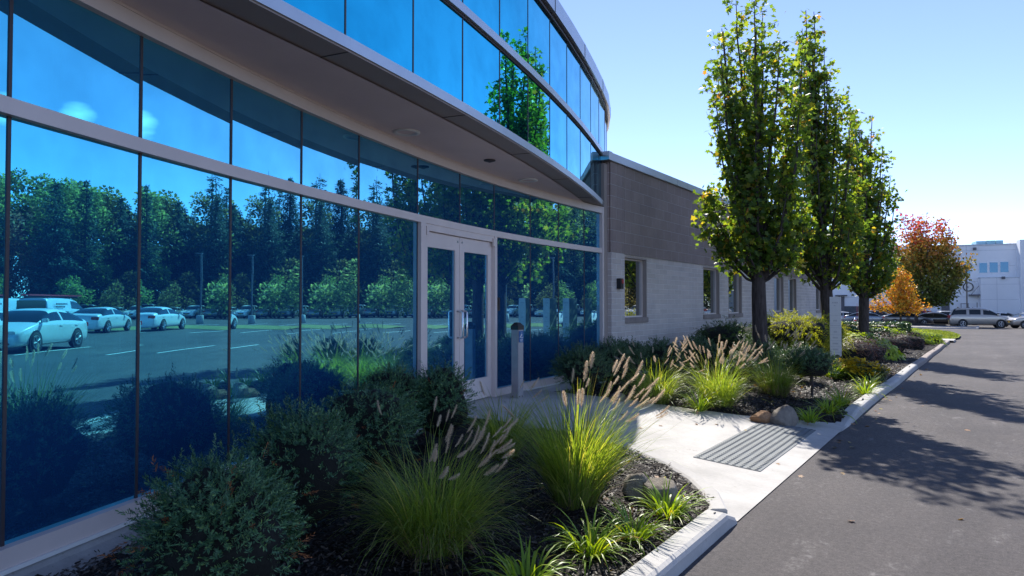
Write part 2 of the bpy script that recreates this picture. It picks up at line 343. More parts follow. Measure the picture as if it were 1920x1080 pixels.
class MB:
    """collects simple solids into one mesh"""
    def __init__(s): s.v = []; s.f = []; s.m = []
    def add(s, V, Fs, m=0):
        b = len(s.v); s.v += [tuple(v) for v in V]; s.f += [tuple(i + b for i in f) for f in Fs]; s.m += [m] * len(Fs); return s
    def box(s, x0, x1, y0, y1, z0, z1, m=0):
        V = [(x0, y0, z0), (x1, y0, z0), (x1, y1, z0), (x0, y1, z0), (x0, y0, z1), (x1, y0, z1), (x1, y1, z1), (x0, y1, z1)]
        return s.add(V, [(0, 3, 2, 1), (4, 5, 6, 7), (0, 1, 5, 4), (1, 2, 6, 5), (2, 3, 7, 6), (3, 0, 4, 7)], m)
    def obox(s, p, q, out0, out1, z0, z1, m=0):
        """a box along the plan run p->q, from out0 to out1 along its outward normal"""
        n = nrm(p, q); V = []
        for z in (z0, z1):
            for (b, o) in ((p, out0), (q, out0), (q, out1), (p, out1)): V.append((b[0] + n[0] * o, b[1] + n[1] * o, z))
        return s.add(V, [(0, 3, 2, 1), (4, 5, 6, 7), (0, 1, 5, 4), (1, 2, 6, 5), (2, 3, 7, 6), (3, 0, 4, 7)], m)
    def prism(s, pts, y0, y1, m=0):                                   # profile (x,z) extruded along y
        n = len(pts); V = [(x, y0, z) for x, z in pts] + [(x, y1, z) for x, z in pts]
        return s.add(V, [tuple(range(n)), tuple(range(2 * n - 1, n - 1, -1))] + [(i + n, (i + 1) % n + n, (i + 1) % n, i) for i in range(n)], m)
    def tube(s, pts, r, n=8, m=0, cap=True):
        pts = [Vector(p) for p in pts]; rs = r if isinstance(r, (list, tuple)) else [r] * len(pts); b = len(s.v); ref = None
        for i, p in enumerate(pts):
            d = (pts[min(i + 1, len(pts) - 1)] - pts[max(i - 1, 0)]).normalized()
            if ref is None: ref = Vector((1, 0, 0)) if abs(d.x) < .8 else Vector((0, 1, 0))
            u = (ref - d * ref.dot(d)).normalized(); w = d.cross(u); ref = u
            for k in range(n):
                a = 2 * PI * k / n; q = p + (u * cos(a) + w * sin(a)) * rs[i]; s.v.append(tuple(q))
        for i in range(len(pts) - 1):
            for k in range(n):
                s.f.append((b + i * n + k, b + i * n + (k + 1) % n, b + (i + 1) * n + (k + 1) % n, b + (i + 1) * n + k)); s.m.append(m)
        if cap:
            s.f.append(tuple(b + n - 1 - k for k in range(n))); s.m.append(m)
            e = b + (len(pts) - 1) * n; s.f.append(tuple(e + k for k in range(n))); s.m.append(m)
        return s
    def lathe(s, prof, n=16, m=0, c=(0, 0, 0)):
        b = len(s.v)
        for r, z in prof:
            for k in range(n): a = 2 * PI * k / n; s.v.append((c[0] + r * cos(a), c[1] + r * sin(a), c[2] + z))
        for i in range(len(prof) - 1):
            for k in range(n): s.f.append((b + i * n + k, b + i * n + (k + 1) % n, b + (i + 1) * n + (k + 1) % n, b + (i + 1) * n + k)); s.m.append(m)
        s.f.append(tuple(b + n - 1 - k for k in range(n))); s.m.append(m); e = b + (len(prof) - 1) * n; s.f.append(tuple(e + k for k in range(n))); s.m.append(m)
        return s
    def build(s, name, mats, parent=None, smooth=False, bevel=0, seg=2):
        o = mesh_obj(name, s.v, s.f, mats, parent, smooth, s.m)
        if bevel:
            bm = bmesh.new(); bm.from_mesh(o.data); bmesh.ops.remove_doubles(bm, verts=bm.verts, dist=1e-5)
            bmesh.ops.bevel(bm, geom=[e for e in bm.edges if e.calc_face_angle(0) > .5], offset=bevel, segments=seg, affect='EDGES', clamp_overlap=True)
            bm.to_mesh(o.data); bm.free()
        return o

# ================================================================== GROUND
def grid(xs, ys, zf):
    X, Y = np.meshgrid(xs, ys); Z = zf(X, Y); V = np.stack([X.ravel(), Y.ravel(), Z.ravel()], 1)
    nx, ny = len(xs), len(ys); i = np.arange(nx - 1)[None] + np.arange(ny - 1)[:, None] * nx
    return V, np.stack([i, i + 1, i + nx + 1, i + nx], -1).reshape(-1, 4)
xs = np.concatenate([[-400, -150, -60, -30, -15, -8, -4, -2], np.arange(-1, 16, 1.0), [20, 26, 34, 45, 60, 90, 150, 300, 700]])
ys = np.concatenate([[-300, -100, -40, -15, -5], np.arange(0, 30, 1.5), np.arange(30, 110, 5), [130, 180, 300, 700]])
V, Q = grid(xs, ys, lambda x, y: gz(x, y))
struct(mesh_obj('asphalt', V, Q, ASPH, smooth=True))

# concrete walk with its ramp
LB = [(-5.75, 5.40), (-5.2, 5.55), (-4.5, 6.10), (-3.6, 6.16), (-2.82, 6.03), (-2.36, 5.82), (-1.87, 5.28), (-1.54, 4.90), (-1.46, 4.88)]
RB = [(-5.75, 8.0), (-5.2, 8.15), (-4.5, 8.45), (-3.98, 8.66), (-3.31, 8.74), (-2.6, 8.93), (-2.25, 9.12), (-1.75, 9.42), (-1.46, 9.62)]
def lbx(x): return np.interp(x, [p[0] for p in LB], [p[1] for p in LB])
def rbx(x): return np.interp(x, [p[0] for p in RB], [p[1] for p in RB])
wx = np.linspace(-5.75, -1.46, 44); wt = np.linspace(0, 1, 24)
Vw = [(x, lbx(x) + (rbx(x) - lbx(x)) * t, float(wz(x)) + .004) for x in wx for t in wt]
Fw = [(i * 24 + j, (i + 1) * 24 + j, (i + 1) * 24 + j + 1, i * 24 + j + 1) for i in range(43) for j in range(23)]
struct(mesh_obj('walk', Vw, Fw, CONC, smooth=True))

# planting beds (one sheet, dipping under the walk)
bys = np.concatenate([np.arange(-3, 10.5, .09), np.arange(10.6, 38.6, .28)]); bxs = np.concatenate([[-6.6, -6.2], np.arange(-5.9, -1.5, .09), [-1.54]])
_nb = np.random.default_rng(3).normal(size=(len(bys), len(bxs)))
def bed_z(X, Y):
    inside = (Y > lbx(X) - .03) & (Y < rbx(X) + .02)
    z = bedz(X, Y) + .022 * _nb + .02 * np.sin(X * 3.1 + Y * 2.3) * np.sin(Y * 1.7 - X)
    return np.where(inside, wz(X) - .06, z)
V, Q = grid(bxs, bys, bed_z); struct(mesh_obj('mulch_bed', V, Q, MULCH, smooth=True))
def inwalk(x, y, m=.0): return lbx(x) - m < y < rbx(x) + m

# kerbs: sections swept along a line, with a rounded front edge
def kerb(path, name, mat, w=.155, rev=False):
    mb = MB(); n = len(path); prof = []
    for i, (x, y, zt) in enumerate(path):
        a = path[max(i - 1, 0)]; b = path[min(i + 1, n - 1)]; nx, ny = nrm(a, b); zb = gzf(x, y) - .05 if not rev else -.05
        P = [(0.012, zb), (0.006, zt - .035), (-.006, zt - .012), (-.03, zt), (-w + .015, zt + .004), (-w, zt - .006), (-w, zb)]
        prof.append([(x + nx * o, y + ny * o, max(z, zb + .002)) for o, z in P])
    k = len(prof[0]); V = [p for q in prof for p in q]
    Fs = [(i * k + j, i * k + (j + 1), (i + 1) * k + j + 1, (i + 1) * k + j) for i in range(n - 1) for j in range(k - 1)]
    Fs += [tuple(range(k)), tuple((n - 1) * k + j for j in range(k - 1, -1, -1))]
    return struct(mesh_obj(name, V, Fs, mat, smooth=False))
def krun(y0, y1, h0, h1, st=.5, x=-1.46): return [(x + .012 * sin(y * .9), y, gzf(x, y) + h0 + (h1 - h0) * float(sstep(0, 1, (y - y0) / max(y1 - y0, .01)))) for y in np.linspace(y0, y1, max(2, int((y1 - y0) / st)))]
kerb(krun(-3, -.2, .105, .105), 'kerb', KERBM); kerb(krun(-.19, 2.6, .105, .105), 'kerb', KERBM)
kerb(krun(2.61, 4.70, .105, .105) + [(-1.46, 4.84, .055), (-1.465, 4.90, .012)], 'kerb', KERBM)
kerb(krun(9.0, 10.6, .006, .115, .2) + krun(10.7, 14.3, .115, .115)[0:], 'kerb', KERBM)
kerb(krun(14.31, 20.2, .115, .115), 'kerb', KERBM)
for a in range(3): kerb(krun(20.22 + a * 6, 26.2 + a * 6, .12, .12, 1), 'kerb', KERBO)
kp = [(-1.62, 4.74), (-1.80, 5.12), (-2.02, 5.42), (-2.36, 5.72), (-2.82, 5.96), (-3.4, 6.10), (-4.1, 6.10)]
kp = [(x, y, max(float(wz(x)) + .035, float(bedz(x, y)) + .030)) for x, y in kp]
kerb(kp[::-1], 'kerb', KERBM, .13, True)

# strip of paving, lawn, gravel island far along the drive
lawn_e = [(-24, 41), (-1.5, 41), (-1.25, 44), (-1.3, 49), (-1.9, 56), (-3.2, 62), (-5.4, 67.5), (-10, 71), (-24, 72)]
bm = bmesh.new(); bm.faces.new([bm.verts.new((x, y, 0)) for x, y in lawn_e]); bmesh.ops.triangulate(bm, faces=bm.faces)
for _ in range(3): bmesh.ops.subdivide_edges(bm, edges=bm.edges, cuts=1)
for v in bm.verts: v.co.z = gzf(v.co.x, v.co.y) + .10
me = bpy.data.meshes.new('lawn'); bm.to_mesh(me); bm.free(); me.materials.append(LAWN); lo = bpy.data.objects.new('lawn', me); COL.objects.link(lo); struct(lo)
mb = MB(); mb.add([(-9, 38.6, gzf(-2, 38.6) + .11), (-1.3, 38.6, gzf(-2, 38.6) + .11), (-1.3, 41, gzf(-2, 41) + .11), (-9, 41, gzf(-2, 41) + .11),
        (-1.3, 38.6, gzf(-2, 38.6)), (-1.3, 41, gzf(-2, 41))], [(0, 1, 2, 3), (1, 4, 5, 2)]); struct(mb.build('path', KERBM))
GRAV = plain('island_gravel', (.30, .27, .25), .95, 0, .35, 7, .8, 50)
mb = MB(); zi = gzf(-5, 76); mb.prism([(-18, zi - .1), (-.8, zi - .1), (-.8, zi + .12), (-18, zi + .12)], 72.4, 78.5); struct(mb.build('gravel_island', GRAV))
mb = MB(); mb.box(-18, -.65, 72.15, 72.398, zi - .1, zi + .15); mb.box(-.798, -.6, 72.4, 78.5, zi - .1, zi + .15); struct(mb.build('kerb', KERBM))
# strip of rough grass and painted stalls in the front car park (seen in the glass)
mb = MB()
for i in range(20):
    x0 = 9 + i * 2.4; mb.add([(x0, 44.5, gzf(x0, 44.5) + .02), (x0 + 2.4, 44.5, gzf(x0 + 2.4, 44.5) + .02), (x0 + 2.4, 49.5, gzf(x0 + 2.4, 49.5) + .10), (x0, 49.5, gzf(x0, 49.5) + .10)], [(0, 1, 2, 3)])
struct(mb.build('grass_strip', STRIPM, smooth=True))
mb = MB()
def line(x0, y0, x1, y1, w=.11):
    n = nrm((x0, y0), (x1, y1)); m_ = max(1, int(math.hypot(x1 - x0, y1 - y0) / 2))
    for i in range(m_):
        a, b = i / m_, (i + 1) / m_; P = []
        for (t, sg) in ((a, -1), (b, -1), (b, 1), (a, 1)):
            x = x0 + (x1 - x0) * t + n[0] * sg * w / 2; y = y0 + (y1 - y0) * t + n[1] * sg * w / 2; P.append((x, y, gzf(x, y) + .006))
        mb.add(P, [(3, 2, 1, 0)])
STALL_X = [4.2 + 2.75 * i for i in range(15)]
for x in STALL_X: line(x, 21.5, x, 26.6); line(x, 38.4, x, 43.8)
for i in range(18): line(12 + 2.75 * i, 52, 12 + 2.75 * i, 57.2); line(20 + 2.75 * i, 84, 20 + 2.75 * i, 89)
struct(mb.build('road_marking', LINE))

# tactile warning pad
TACT = plain('tactile_grey', (.135, .15, .16), .7, 0, .12, 5, .2, 80)
tp = thing('tactile_paving', 'dark grey tactile warning pad with rows of small domes set in the concrete ramp', 'tactile paving', (-2.0, 7.56, 0))
mb = MB()
def tz(x): return float(wz(x)) + .004
mb.add([(-.31, -1.22, tz(-2.31) + .006), (.31, -1.22, tz(-1.69) + .006), (.31, 1.22, tz(-1.69) + .006), (-.31, 1.22, tz(-2.31) + .006),
        (-.31, -1.22, tz(-2.31) - .01), (.31, -1.22, tz(-1.69) - .01), (.31, 1.22, tz(-1.69) - .01), (-.31, 1.22, tz(-2.31) - .01)],
       [(0, 1, 2, 3), (4, 5, 1, 0), (5, 6, 2, 1), (6, 7, 3, 2), (7, 4, 0, 3)])
mb.build('pad', TACT, tp)
mb = MB()
for i in range(9):
    for j in range(40):
        x = -.27 + i * .0675; y = -1.19 + j * .061; z = tz(x - 2.0) + .006
        mb.lathe([(.019, 0), (.015, .006), (.007, .008)], 8, 0, (x, y, z))
d = mb.build('domes', TACT, tp); d['kind'] = 'stuff'

# ================================================================== OFFICE BUILDING
B = thing('office_building', 'office building with curved blue mirror glass under a bulging glass storey, and a block wing', 'office building', (-5.5, 8, 0))
B.location = (0, 0, 0)
ZB, ZT0, ZT1, ZG = .40, 2.43, 2.51, 3.13                             # lower glass bottom, transom, glass top
ZS = 3.24                                                           # soffit
DOOR = (L0 + 5, L0 + 6)                                             # the two facets that hold the doors
for k in range(len(LP) - 1):
    p, q = LP[k], LP[k + 1]
    if k not in DOOR:
        mb = MB(); mb.obox(p, q, -.02, 0, ZB, ZT0); mb.build('glass_pane', G_LOW, B)
    mb = MB(); mb.obox(p, q, -.02, 0, ZT1, ZG); mb.build('glass_pane', G_LOW, B)
for k, p in enumerate(LP[:-1]):                                      # thin dark joints between panes
    a = LP[max(k - 1, 0)]; b = LP[k + 1]; l = math.hypot(b[0] - a[0], b[1] - a[1]); ux, uy = (b[0] - a[0]) / l * .009, (b[1] - a[1]) / l * .009
    mb = MB(); pp, qq = (p[0] - ux, p[1] - uy), (p[0] + ux, p[1] + uy)
    if k not in (DOOR[1],): mb.obox(pp, qq, -.03, .006, ZB, ZT0)
    mb.obox(pp, qq, -.03, .006, ZT1, ZG); mb.build('mullion', ALUD, B)
def band(P, ks, o0, o1, z0, z1, name, mat, parent, bev=0):
    mb = MB()
    for k in ks: mb.obox(P[k], P[k + 1], o0, o1, z0, z1)
    return mb.build(name, mat, parent)
nL = range(len(LP) - 1)
band(LP, nL, -.03, .045, ZT0, ZT1, 'transom', ALU, B)
band(LP, nL, -.03, .05, ZG, ZS, 'head_trim', ALU, B)
band(LP, nL, -.03, .058, ZS - .018, ZS - .001, 'head_trim', ALU, B)
for side in ([k for k in nL if k < DOOR[0]], [k for k in nL if k > DOOR[1]]):
    band(LP, side, -.03, .05, ZB - .095, ZB, 'sill', ALU, B); band(LP, side, -.03, .062, ZB - .115, ZB - .096, 'sealant_bead', WHITE, B)
# rough concrete foundation ledge
for k in [k for k in nL if k not in DOOR]:
    if k in (0, DOOR[1] + 1): mb = MB()
    p, q = LP[k], LP[k + 1]; n0 = nrm(LP[max(k - 1, 0)], q); n1 = nrm(p, LP[min(k + 2, len(LP) - 1)]); P = []
    for (b, n) in ((p, n0), (q, n1)):
        for o, z in ((-.05, ZB - .116), (.045, ZB - .116), (.07, ZB - .15), (.26, ZB - .215), (.31, ZB - .24), (.33, -.1)): P.append((b[0] + n[0] * o, b[1] + n[1] * o, z))
    mb.add(P, [(j, j + 1, j + 7, j + 6) for j in range(5)])
    if k in (DOOR[0] - 1, len(LP) - 2): mb.build('foundation', FOUND, B)
# end post of the glass wall at the wing
p, q = LP[-2], LP[-1]; l = math.hypot(q[0] - p[0], q[1] - p[1]); ux, uy = (q[0] - p[0]) / l, (q[1] - p[1]) / l
mb = MB(); mb.obox(q, (q[0] + ux * .08, q[1] + uy * .08), -.05, .06, .0, ZS); mb.build('end_post', ALU, B)
EP = (q[0] + ux * .08, q[1] + uy * .08)
# soffit between lower wall and upper ring
UI = list(range(len(UP)))
def offs(P, o):
    R = []
    for i in range(len(P)):
        n = nrm(P[max(i - 1, 0)], P[min(i + 1, len(P) - 1)]); R.append((P[i][0] + n[0] * o, P[i][1] + n[1] * o))
    return R
UIN = offs(UP, -.21)
mb = MB(); m_ = 120; SS0 = np.linspace(-4.0, 9.86, m_); SS1 = np.linspace(1.255 - 6 * .8475, 10.2, m_); V = []
for i in range(m_):
    a = arc(LOW, SS0[i]); bq = arc(UPP, SS1[i]); n = nrm(arc(UPP, SS1[i] - .01), arc(UPP, SS1[i] + .01)); V += [(a[0] - .0, a[1], ZS), (bq[0] - n[0] * .20, bq[1] - n[1] * .20, ZS)]
mb.add(V, [(2 * i, 2 * i + 1, 2 * i + 3, 2 * i + 2) for i in range(m_ - 1)])
V2 = [(x, y, ZS + .2) for x, y, z in V]; mb.add(V2, [(2 * i + 2, 2 * i + 3, 2 * i + 1, 2 * i) for i in range(m_ - 1)])
sf = mb.build('soffit', SOFF, B)
for (px, py, r) in ((762, 248, .105), (990, 338, .105), (60, -95, .105), (440, 60, .0)):
    if r == 0: continue
    x, y = gp(px, py, ZS - .004)
    mb = MB(); mb.lathe([(r + .03, .003), (r + .03, -.012), (r, -.014), (r - .012, -.004), (r - .03, .02)], 24, 0, (x, y, ZS)); mb.build('downlight', WHITE, sf, True)
x, y = gp(918, 300, ZS); mb = MB(); mb.lathe([(.07, .003), (.07, -.012), (.04, -.02), (.012, -.03)], 16, 0, (x, y, ZS)); mb.build('sprinkler', ALUD, sf, True)
# upper storey
ZU0, ZUT0, ZUT1, ZU1 = 3.262, 4.165, 4.245, 5.145
nU = range(len(UP) - 1)
mb = MB()
for k in nU: mb.obox(UP[k], UP[k + 1], -.215, .03, ZS + .012, ZS + .024)
mb.build('soffit_edge', RINGM, B)
for k in range(0, len(UP) - 1, 2):
    p = UP[k]; n = nrm(UP[max(k - 1, 0)], UP[k + 1]); mb = MB(); d = (-n[1] * .004, n[0] * .004)
    mb.obox((p[0] - d[0], p[1] - d[1]), (p[0] + d[0], p[1] + d[1]), -.21, .028, ZS + .008, ZS + .0119); mb.build('panel_joint', ALUD, B)
band(UP, nU, -.05, .045, ZU0 + .003, ZU0 + .085, 'fascia', SILV, B)
for z0, z1 in ((ZU0 + .086, ZUT0), (ZUT1, ZU1)):
    for k in nU: mb = MB(); mb.obox(UP[k], UP[k + 1], -.02, 0, z0, z1); mb.build('glass_pane', G_UP, B)
for k in range(1, len(UP) - 1):
    p = UP[k]; n = nrm(UP[k - 1], UP[k + 1]); d = (-n[1] * .007, n[0] * .007); mb = MB()
    for z0, z1 in ((ZU0 + .087, ZUT0), (ZUT1, ZU1)): mb.obox((p[0] - d[0], p[1] - d[1]), (p[0] + d[0], p[1] + d[1]), -.03, .004, z0, z1)
    mb.build('mullion', ALUD, B)
band(UP, nU, -.03, .04, ZUT0, ZUT1, 'transom', SILV, B)
band(UP, nU, -.03, .012, ZUT0 - .022, ZUT0 - .001, 'gasket', ALUD, B)
band(UP, nU, -.03, .03, ZU1, ZU1 + .03, 'gasket', ALUD, B); band(UP, nU, -.03, -.0, ZU1 + .031, ZU1 + .06, 'gasket', BLACK, B)
for k in nU:
    mb = MB(); mb.obox(UP[k], UP[k + 1], -.25, .075, ZU1 + .061, ZU1 + .275); mb.build('coping', SILV, B)
    if k % 2 == 0:
        p = UP[k + 1]; n = nrm(UP[k], UP[min(k + 2, len(UP) - 1)]); d = (-n[1] * .006, n[0] * .006); mb = MB(); mb.obox((p[0] - d[0], p[1] - d[1]), (p[0] + d[0], p[1] + d[1]), .0, .079, ZU1 + .065, ZU1 + .272); mb.build('panel_joint', ALUD, B)
# flat roof and dark backing so that nothing shows through from behind
RP = [(p[0], p[1], ZU1 + .2) for p in offs(UP, -.1)]; mb = MB(); e = [(-14, RP[-1][1], ZU1 + .2), (-14, RP[0][1], ZU1 + .2)]
mb.add(RP + e, [tuple(range(len(RP) + 2))]); mb.build('roof', RINGM, B)
bk = offs(UP, -.06); mb = MB()
for k in nU: mb.obox(bk[k], bk[k + 1], -.02, 0, ZS + .03, ZU1)
mb.obox((-14, UP[0][1]), UP[0], -.1, 0, ZS, ZU1 + .2); mb.box(-14.1, -13.9, UP[0][1], UP[-1][1], ZS, ZU1 + .2); mb.obox(UP[-1], (-14, UP[-1][1]), -.1, 0, ZS, ZU1 + .2); mb.box(-14, -6.6, 10.5, UP[-1][1], ZS + .01, ZS + .05)
mb.build('inner_wall', DARKIN, B)
# room behind the lower glass
mb = MB(); mb.add([(*p, .02) for p in LP] + [(-9.5, 11, .02), (-9.5, LP[0][1], .02)], [tuple(range(len(LP) + 1, -1, -1))])
mb.add([(*p, ZS + .05) for p in LP] + [(-9.5, 11, ZS + .05), (-9.5, LP[0][1], ZS + .05)], [tuple(range(len(LP) + 2))])
mb.box(-9.6, -9.5, LP[0][1], 11, 0, ZS); mb.box(-9.5, LP[0][0], LP[0][1] - .1, LP[0][1] - .001, 0, ZS)
mb.build('room', DARKIN, B)
# curtains behind the left panes
for k in range(2, L0 + 4):
    a = arc(LOW, LS[k] + .06); b = arc(LOW, LS[k + 1] - .10 - .05 * (k % 2)); n = nrm(a, b); V = []; N = 70
    rr = random.Random(k); ph = [rr.uniform(0, 6) for _ in range(3)]
    for i in range(N):
        t = i / (N - 1)
        for z, am in ((ZB + .03 + .02 * sin(t * 9), 1.25), (ZB + .5, 1.0), (1.6, .8), (ZG - .1, .6)):
            o = -.13 + .04 * am * (sin(t * 21 + ph[0]) + .6 * sin(t * 38 + ph[1])) - .04 * am * sin(t * 7 + ph[2])
            V.append((a[0] + (b[0] - a[0]) * t + n[0] * o, a[1] + (b[1] - a[1]) * t + n[1] * o, z))
    gaps = []; g = rr.randint(6, 16)
    while g < N: gaps.append((g, g + rr.randint(3, 6))); g += rr.randint(12, 24)      # the drapes hang a little apart
    Fs = [(i * 4 + j, i * 4 + 4 + j, i * 4 + 5 + j, i * 4 + 1 + j) for i in range(N - 1) for j in range(3) if not any(g0 <= i < g1 for g0, g1 in gaps)]
    mesh_obj('curtain', V, Fs, CURT, B, True)
# the double door
k0, k1 = DOOR; A, M_, Z_ = LP[k0], LP[k0 + 1], LP[k1 + 1]
def along(p, q, t): l = math.hypot(q[0] - p[0], q[1] - p[1]); return (p[0] + (q[0] - p[0]) * t / l, p[1] + (q[1] - p[1]) * t / l)
LA = math.hypot(M_[0] - A[0], M_[1] - A[1]); LZ = math.hypot(Z_[0] - M_[0], Z_[1] - M_[1]); ZD = .305
mb = MB(); mb.obox(A, along(A, M_, .10), -.06, .05, ZD - .3, ZT0); mb.build('door_jamb', ALU, B)
mb = MB(); mb.obox(along(M_, Z_, LZ - .06), Z_, -.06, .05, ZD - .3, ZT0); mb.build('door_jamb', ALU, B)
mb = MB(); mb.obox(along(A, M_, .10), M_, -.06, .035, ZT0 - .075, ZT0); mb.obox(M_, along(M_, Z_, LZ - .06), -.06, .035, ZT0 - .075, ZT0); mb.build('door_head', ALU, B)
mb = MB(); mb.obox(A, M_, -.3, .10, ZD - .3, ZD - .002); mb.obox(M_, Z_, -.3, .10, ZD - .3, ZD - .002); mb.build('threshold', ALU, B)
for (p, q, t0, t1, flip) in ((A, M_, .108, LA - .004, 0), (M_, Z_, .004, LZ - .068, 1)):
    a, b = along(p, q, t0), along(p, q, t1); W = t1 - t0; zt = ZT0 - .082; zb = ZD + .012; st = .105
    mb = MB(); mb.obox(a, along(a, b, st), -.045, .0, zb, zt); mb.obox(along(a, b, W - st), b, -.045, .0, zb, zt)
    mb.obox(along(a, b, st), along(a, b, W - st), -.045, .0, zt - .17, zt); mb.obox(along(a, b, st), along(a, b, W - st), -.045, .0, zb, zb + .265)
    dr = mb.build('door', ALU, B)
    mb = MB(); mb.obox(along(a, b, st), along(a, b, W - st), -.030, -.020, zb + .265, zt - .17); mb.build('glass_pane', G_LOW, dr)
    h = along(a, b, W - .05) if not flip else along(a, b, .05); n = nrm(a, b); zc = ZD + .98; tx = (b[0] - a[0]) / W * (-.15 if not flip else .15) * .0, 0
    sgn = -1 if not flip else 1; ux, uy = (b[0] - a[0]) / W, (b[1] - a[1]) / W
    P = [(0, .0, -.15), (0, .055, -.15), (0, .075, -.13), (0, .075, .13), (0, .055, .15), (0, .0, .15)]
    mb = MB(); mb.tube([(h[0] + n[0] * o + ux * s, h[1] + n[1] * o + uy * s, zc + z) for s, o, z in [(0, 0, -.16), (0, .06, -.16), (.0, .075, -.145), (.0, .075, .145), (0, .06, .16), (0, 0, .16)]], .012, 8)
    mb.build('handle', STEEL, dr, True)
    h2 = along(a, b, W - .05) if not flip else along(a, b, .05)
    mb = MB(); mb.tube([(h2[0] + n[0] * .0, h2[1] + n[1] * .0, zt - .06), (h2[0] + n[0] * .008, h2[1] + n[1] * .008, zt - .06)], .014, 12); mb.build('lock_cylinder', STEEL, dr)
    hx = along(a, b, .02) if not flip else along(a, b, W - .02)
    mb = MB(); mb.obox((hx[0] - ux * .022, hx[1] - uy * .022), (hx[0] + ux * .022, hx[1] + uy * .022), .036, .06, ZT0 - .13, ZT0 - .03); mb.build('pivot_cover', ALU, B)
n = nrm(M_, Z_); c = along(M_, Z_, LZ + .03); mb = MB(); d = along(M_, Z_, LZ + .09)
mb.obox(c, d, .007, .045, 1.44, 1.62); mb.obox(along(M_, Z_, LZ + .04), along(M_, Z_, LZ + .08), .0455, .048, 1.52, 1.60); mb.build('card_reader', BLACK, B, bevel=.006)

# block wing
XW, YW0, YW1, ZR = -5.49, 10.92, 30.85, 4.07; ZSP = 2.446
WIN = [(11.50, 12.56), (15.80, 17.02), (17.72, 18.92), (22.35, 23.60), (24.25, 25.45), (28.75, 30.0)]; WZ0, WZ1 = 1.275, 2.42
def rect_x(mb, x, y0, y1, z0, z1, m=0): mb.add([(x, y0, z0), (x, y1, z0), (x, y1, z1), (x, y0, z1)], [(0, 1, 2, 3)], m)
mb = MB(); cuts = [YW0] + [y for w in WIN for y in w] + [YW1]
for i in range(0, len(cuts) - 1):
    y0, y1 = cuts[i], cuts[i + 1]
    if i % 2 == 0: rect_x(mb, XW, y0, y1, -.6, ZSP)
    else: rect_x(mb, XW, y0, y1, -.6, WZ0 - .105); rect_x(mb, XW, y0, y1, WZ1, ZSP)
mb.add([(XW, YW1, -.6), (-14, YW1, -.6), (-14, YW1, ZSP), (XW, YW1, ZSP)], [(0, 1, 2, 3)])
mb.build('lower_wall', BEIGE, B)
xo = XW + .02
mb = MB(); rect_x(mb, xo, YW0 + .54, YW1, ZSP, ZR); mb.add([(XW, YW0 + .54, ZSP), (xo, YW0 + .54, ZSP), (xo, YW1, ZSP), (XW, YW1, ZSP)], [(3, 2, 1, 0)])
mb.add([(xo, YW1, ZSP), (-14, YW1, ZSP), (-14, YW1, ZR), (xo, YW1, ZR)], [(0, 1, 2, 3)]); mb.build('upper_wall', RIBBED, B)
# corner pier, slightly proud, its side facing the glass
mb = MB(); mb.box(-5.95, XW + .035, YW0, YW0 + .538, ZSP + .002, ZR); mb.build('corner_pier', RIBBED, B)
mb = MB(); mb.box(-5.95, XW + .045, YW0, YW0 + .538, -.3, ZSP); mb.build('corner_pier', BEIGE, B)
mb = MB(); mb.box(-5.93, XW - .03, YW0 - .12, YW0 - .001, -.3, ZR - .05); mb.build('corner_trim', ALUD if False else RINGM, B)
for (y0, y1) in WIN:
    mb = MB(); d = .10
    mb.box(XW - .16, XW - .001, y0, y0 + .03, WZ0, WZ1 - .0); mb.box(XW - .16, XW - .001, y1 - .03, y1, WZ0, WZ1)
    mb.box(XW - .16, XW - .001, y0 + .03, y1 - .03, WZ1 - .03, WZ1); mb.build('window_reveal', RINGM, B)
    mb = MB(); f = .03; a, b = y0 + .03, y1 - .03; z0, z1 = WZ0 + .0, WZ1 - .03
    mb.box(XW - .14, XW - .08, a, a + f, z0, z1); mb.box(XW - .14, XW - .08, b - f, b, z0, z1); mb.box(XW - .14, XW - .08, a + f, b - f, z0, z0 + f); mb.box(XW - .14, XW - .08, a + f, b - f, z1 - f, z1)
    fr = mb.build('window', ALU, B)
    mb = MB(); mb.box(XW - .12, XW - .112, a + f, b - f, z0 + f, z1 - f); mb.build('pane', G_WIN, fr)
    mb = MB(); mb.box(XW - .17, XW + .03, y0 - .01, y1 + .01, WZ0 - .105, WZ0 - .002); mb.build('window_sill', SILLB, B, bevel=.008)
ROOFS = [YW0 - .02, 14.0, 17.1, 20.2, 23.3, 26.4, YW1 + .06]
for a, b in zip(ROOFS, ROOFS[1:]): mb = MB(); mb.box(XW - .4, XW + .075, a + .003, b - .003, ZR + .002, ZR + .145); mb.build('coping', SILV, B, bevel=.006)
mb = MB(); mb.box(-6.3, XW + .085, YW0 - .16, YW0 - .024, ZR + .002, ZR + .15); mb.box(-14, XW - .41, YW1 - .3, YW1 + .06, ZR, ZR + .14); mb.build('coping', SILV, B)
mb = MB(); mb.box(-14, XW - .3, YW0 + 3, YW1 - .05, ZR - .2, ZR); mb.box(-14.1, -14, 8, YW1, -.6, ZR); mb.build('roof', RINGM, B)
# fire-alarm box beside the first window
y = 11.18; mb = MB(); mb.box(XW + .045, XW + .13, y - .065, y + .065, 1.80, 1.99); ab = mb.build('alarm_box', BLACK, B, bevel=.008)
REDP = plain('red_plastic', (.45, .02, .02), .4); mb = MB(); mb.box(XW + .131, XW + .136, y - .02, y + .05, 1.90, 1.97); mb.build('alarm_light', REDP, ab)

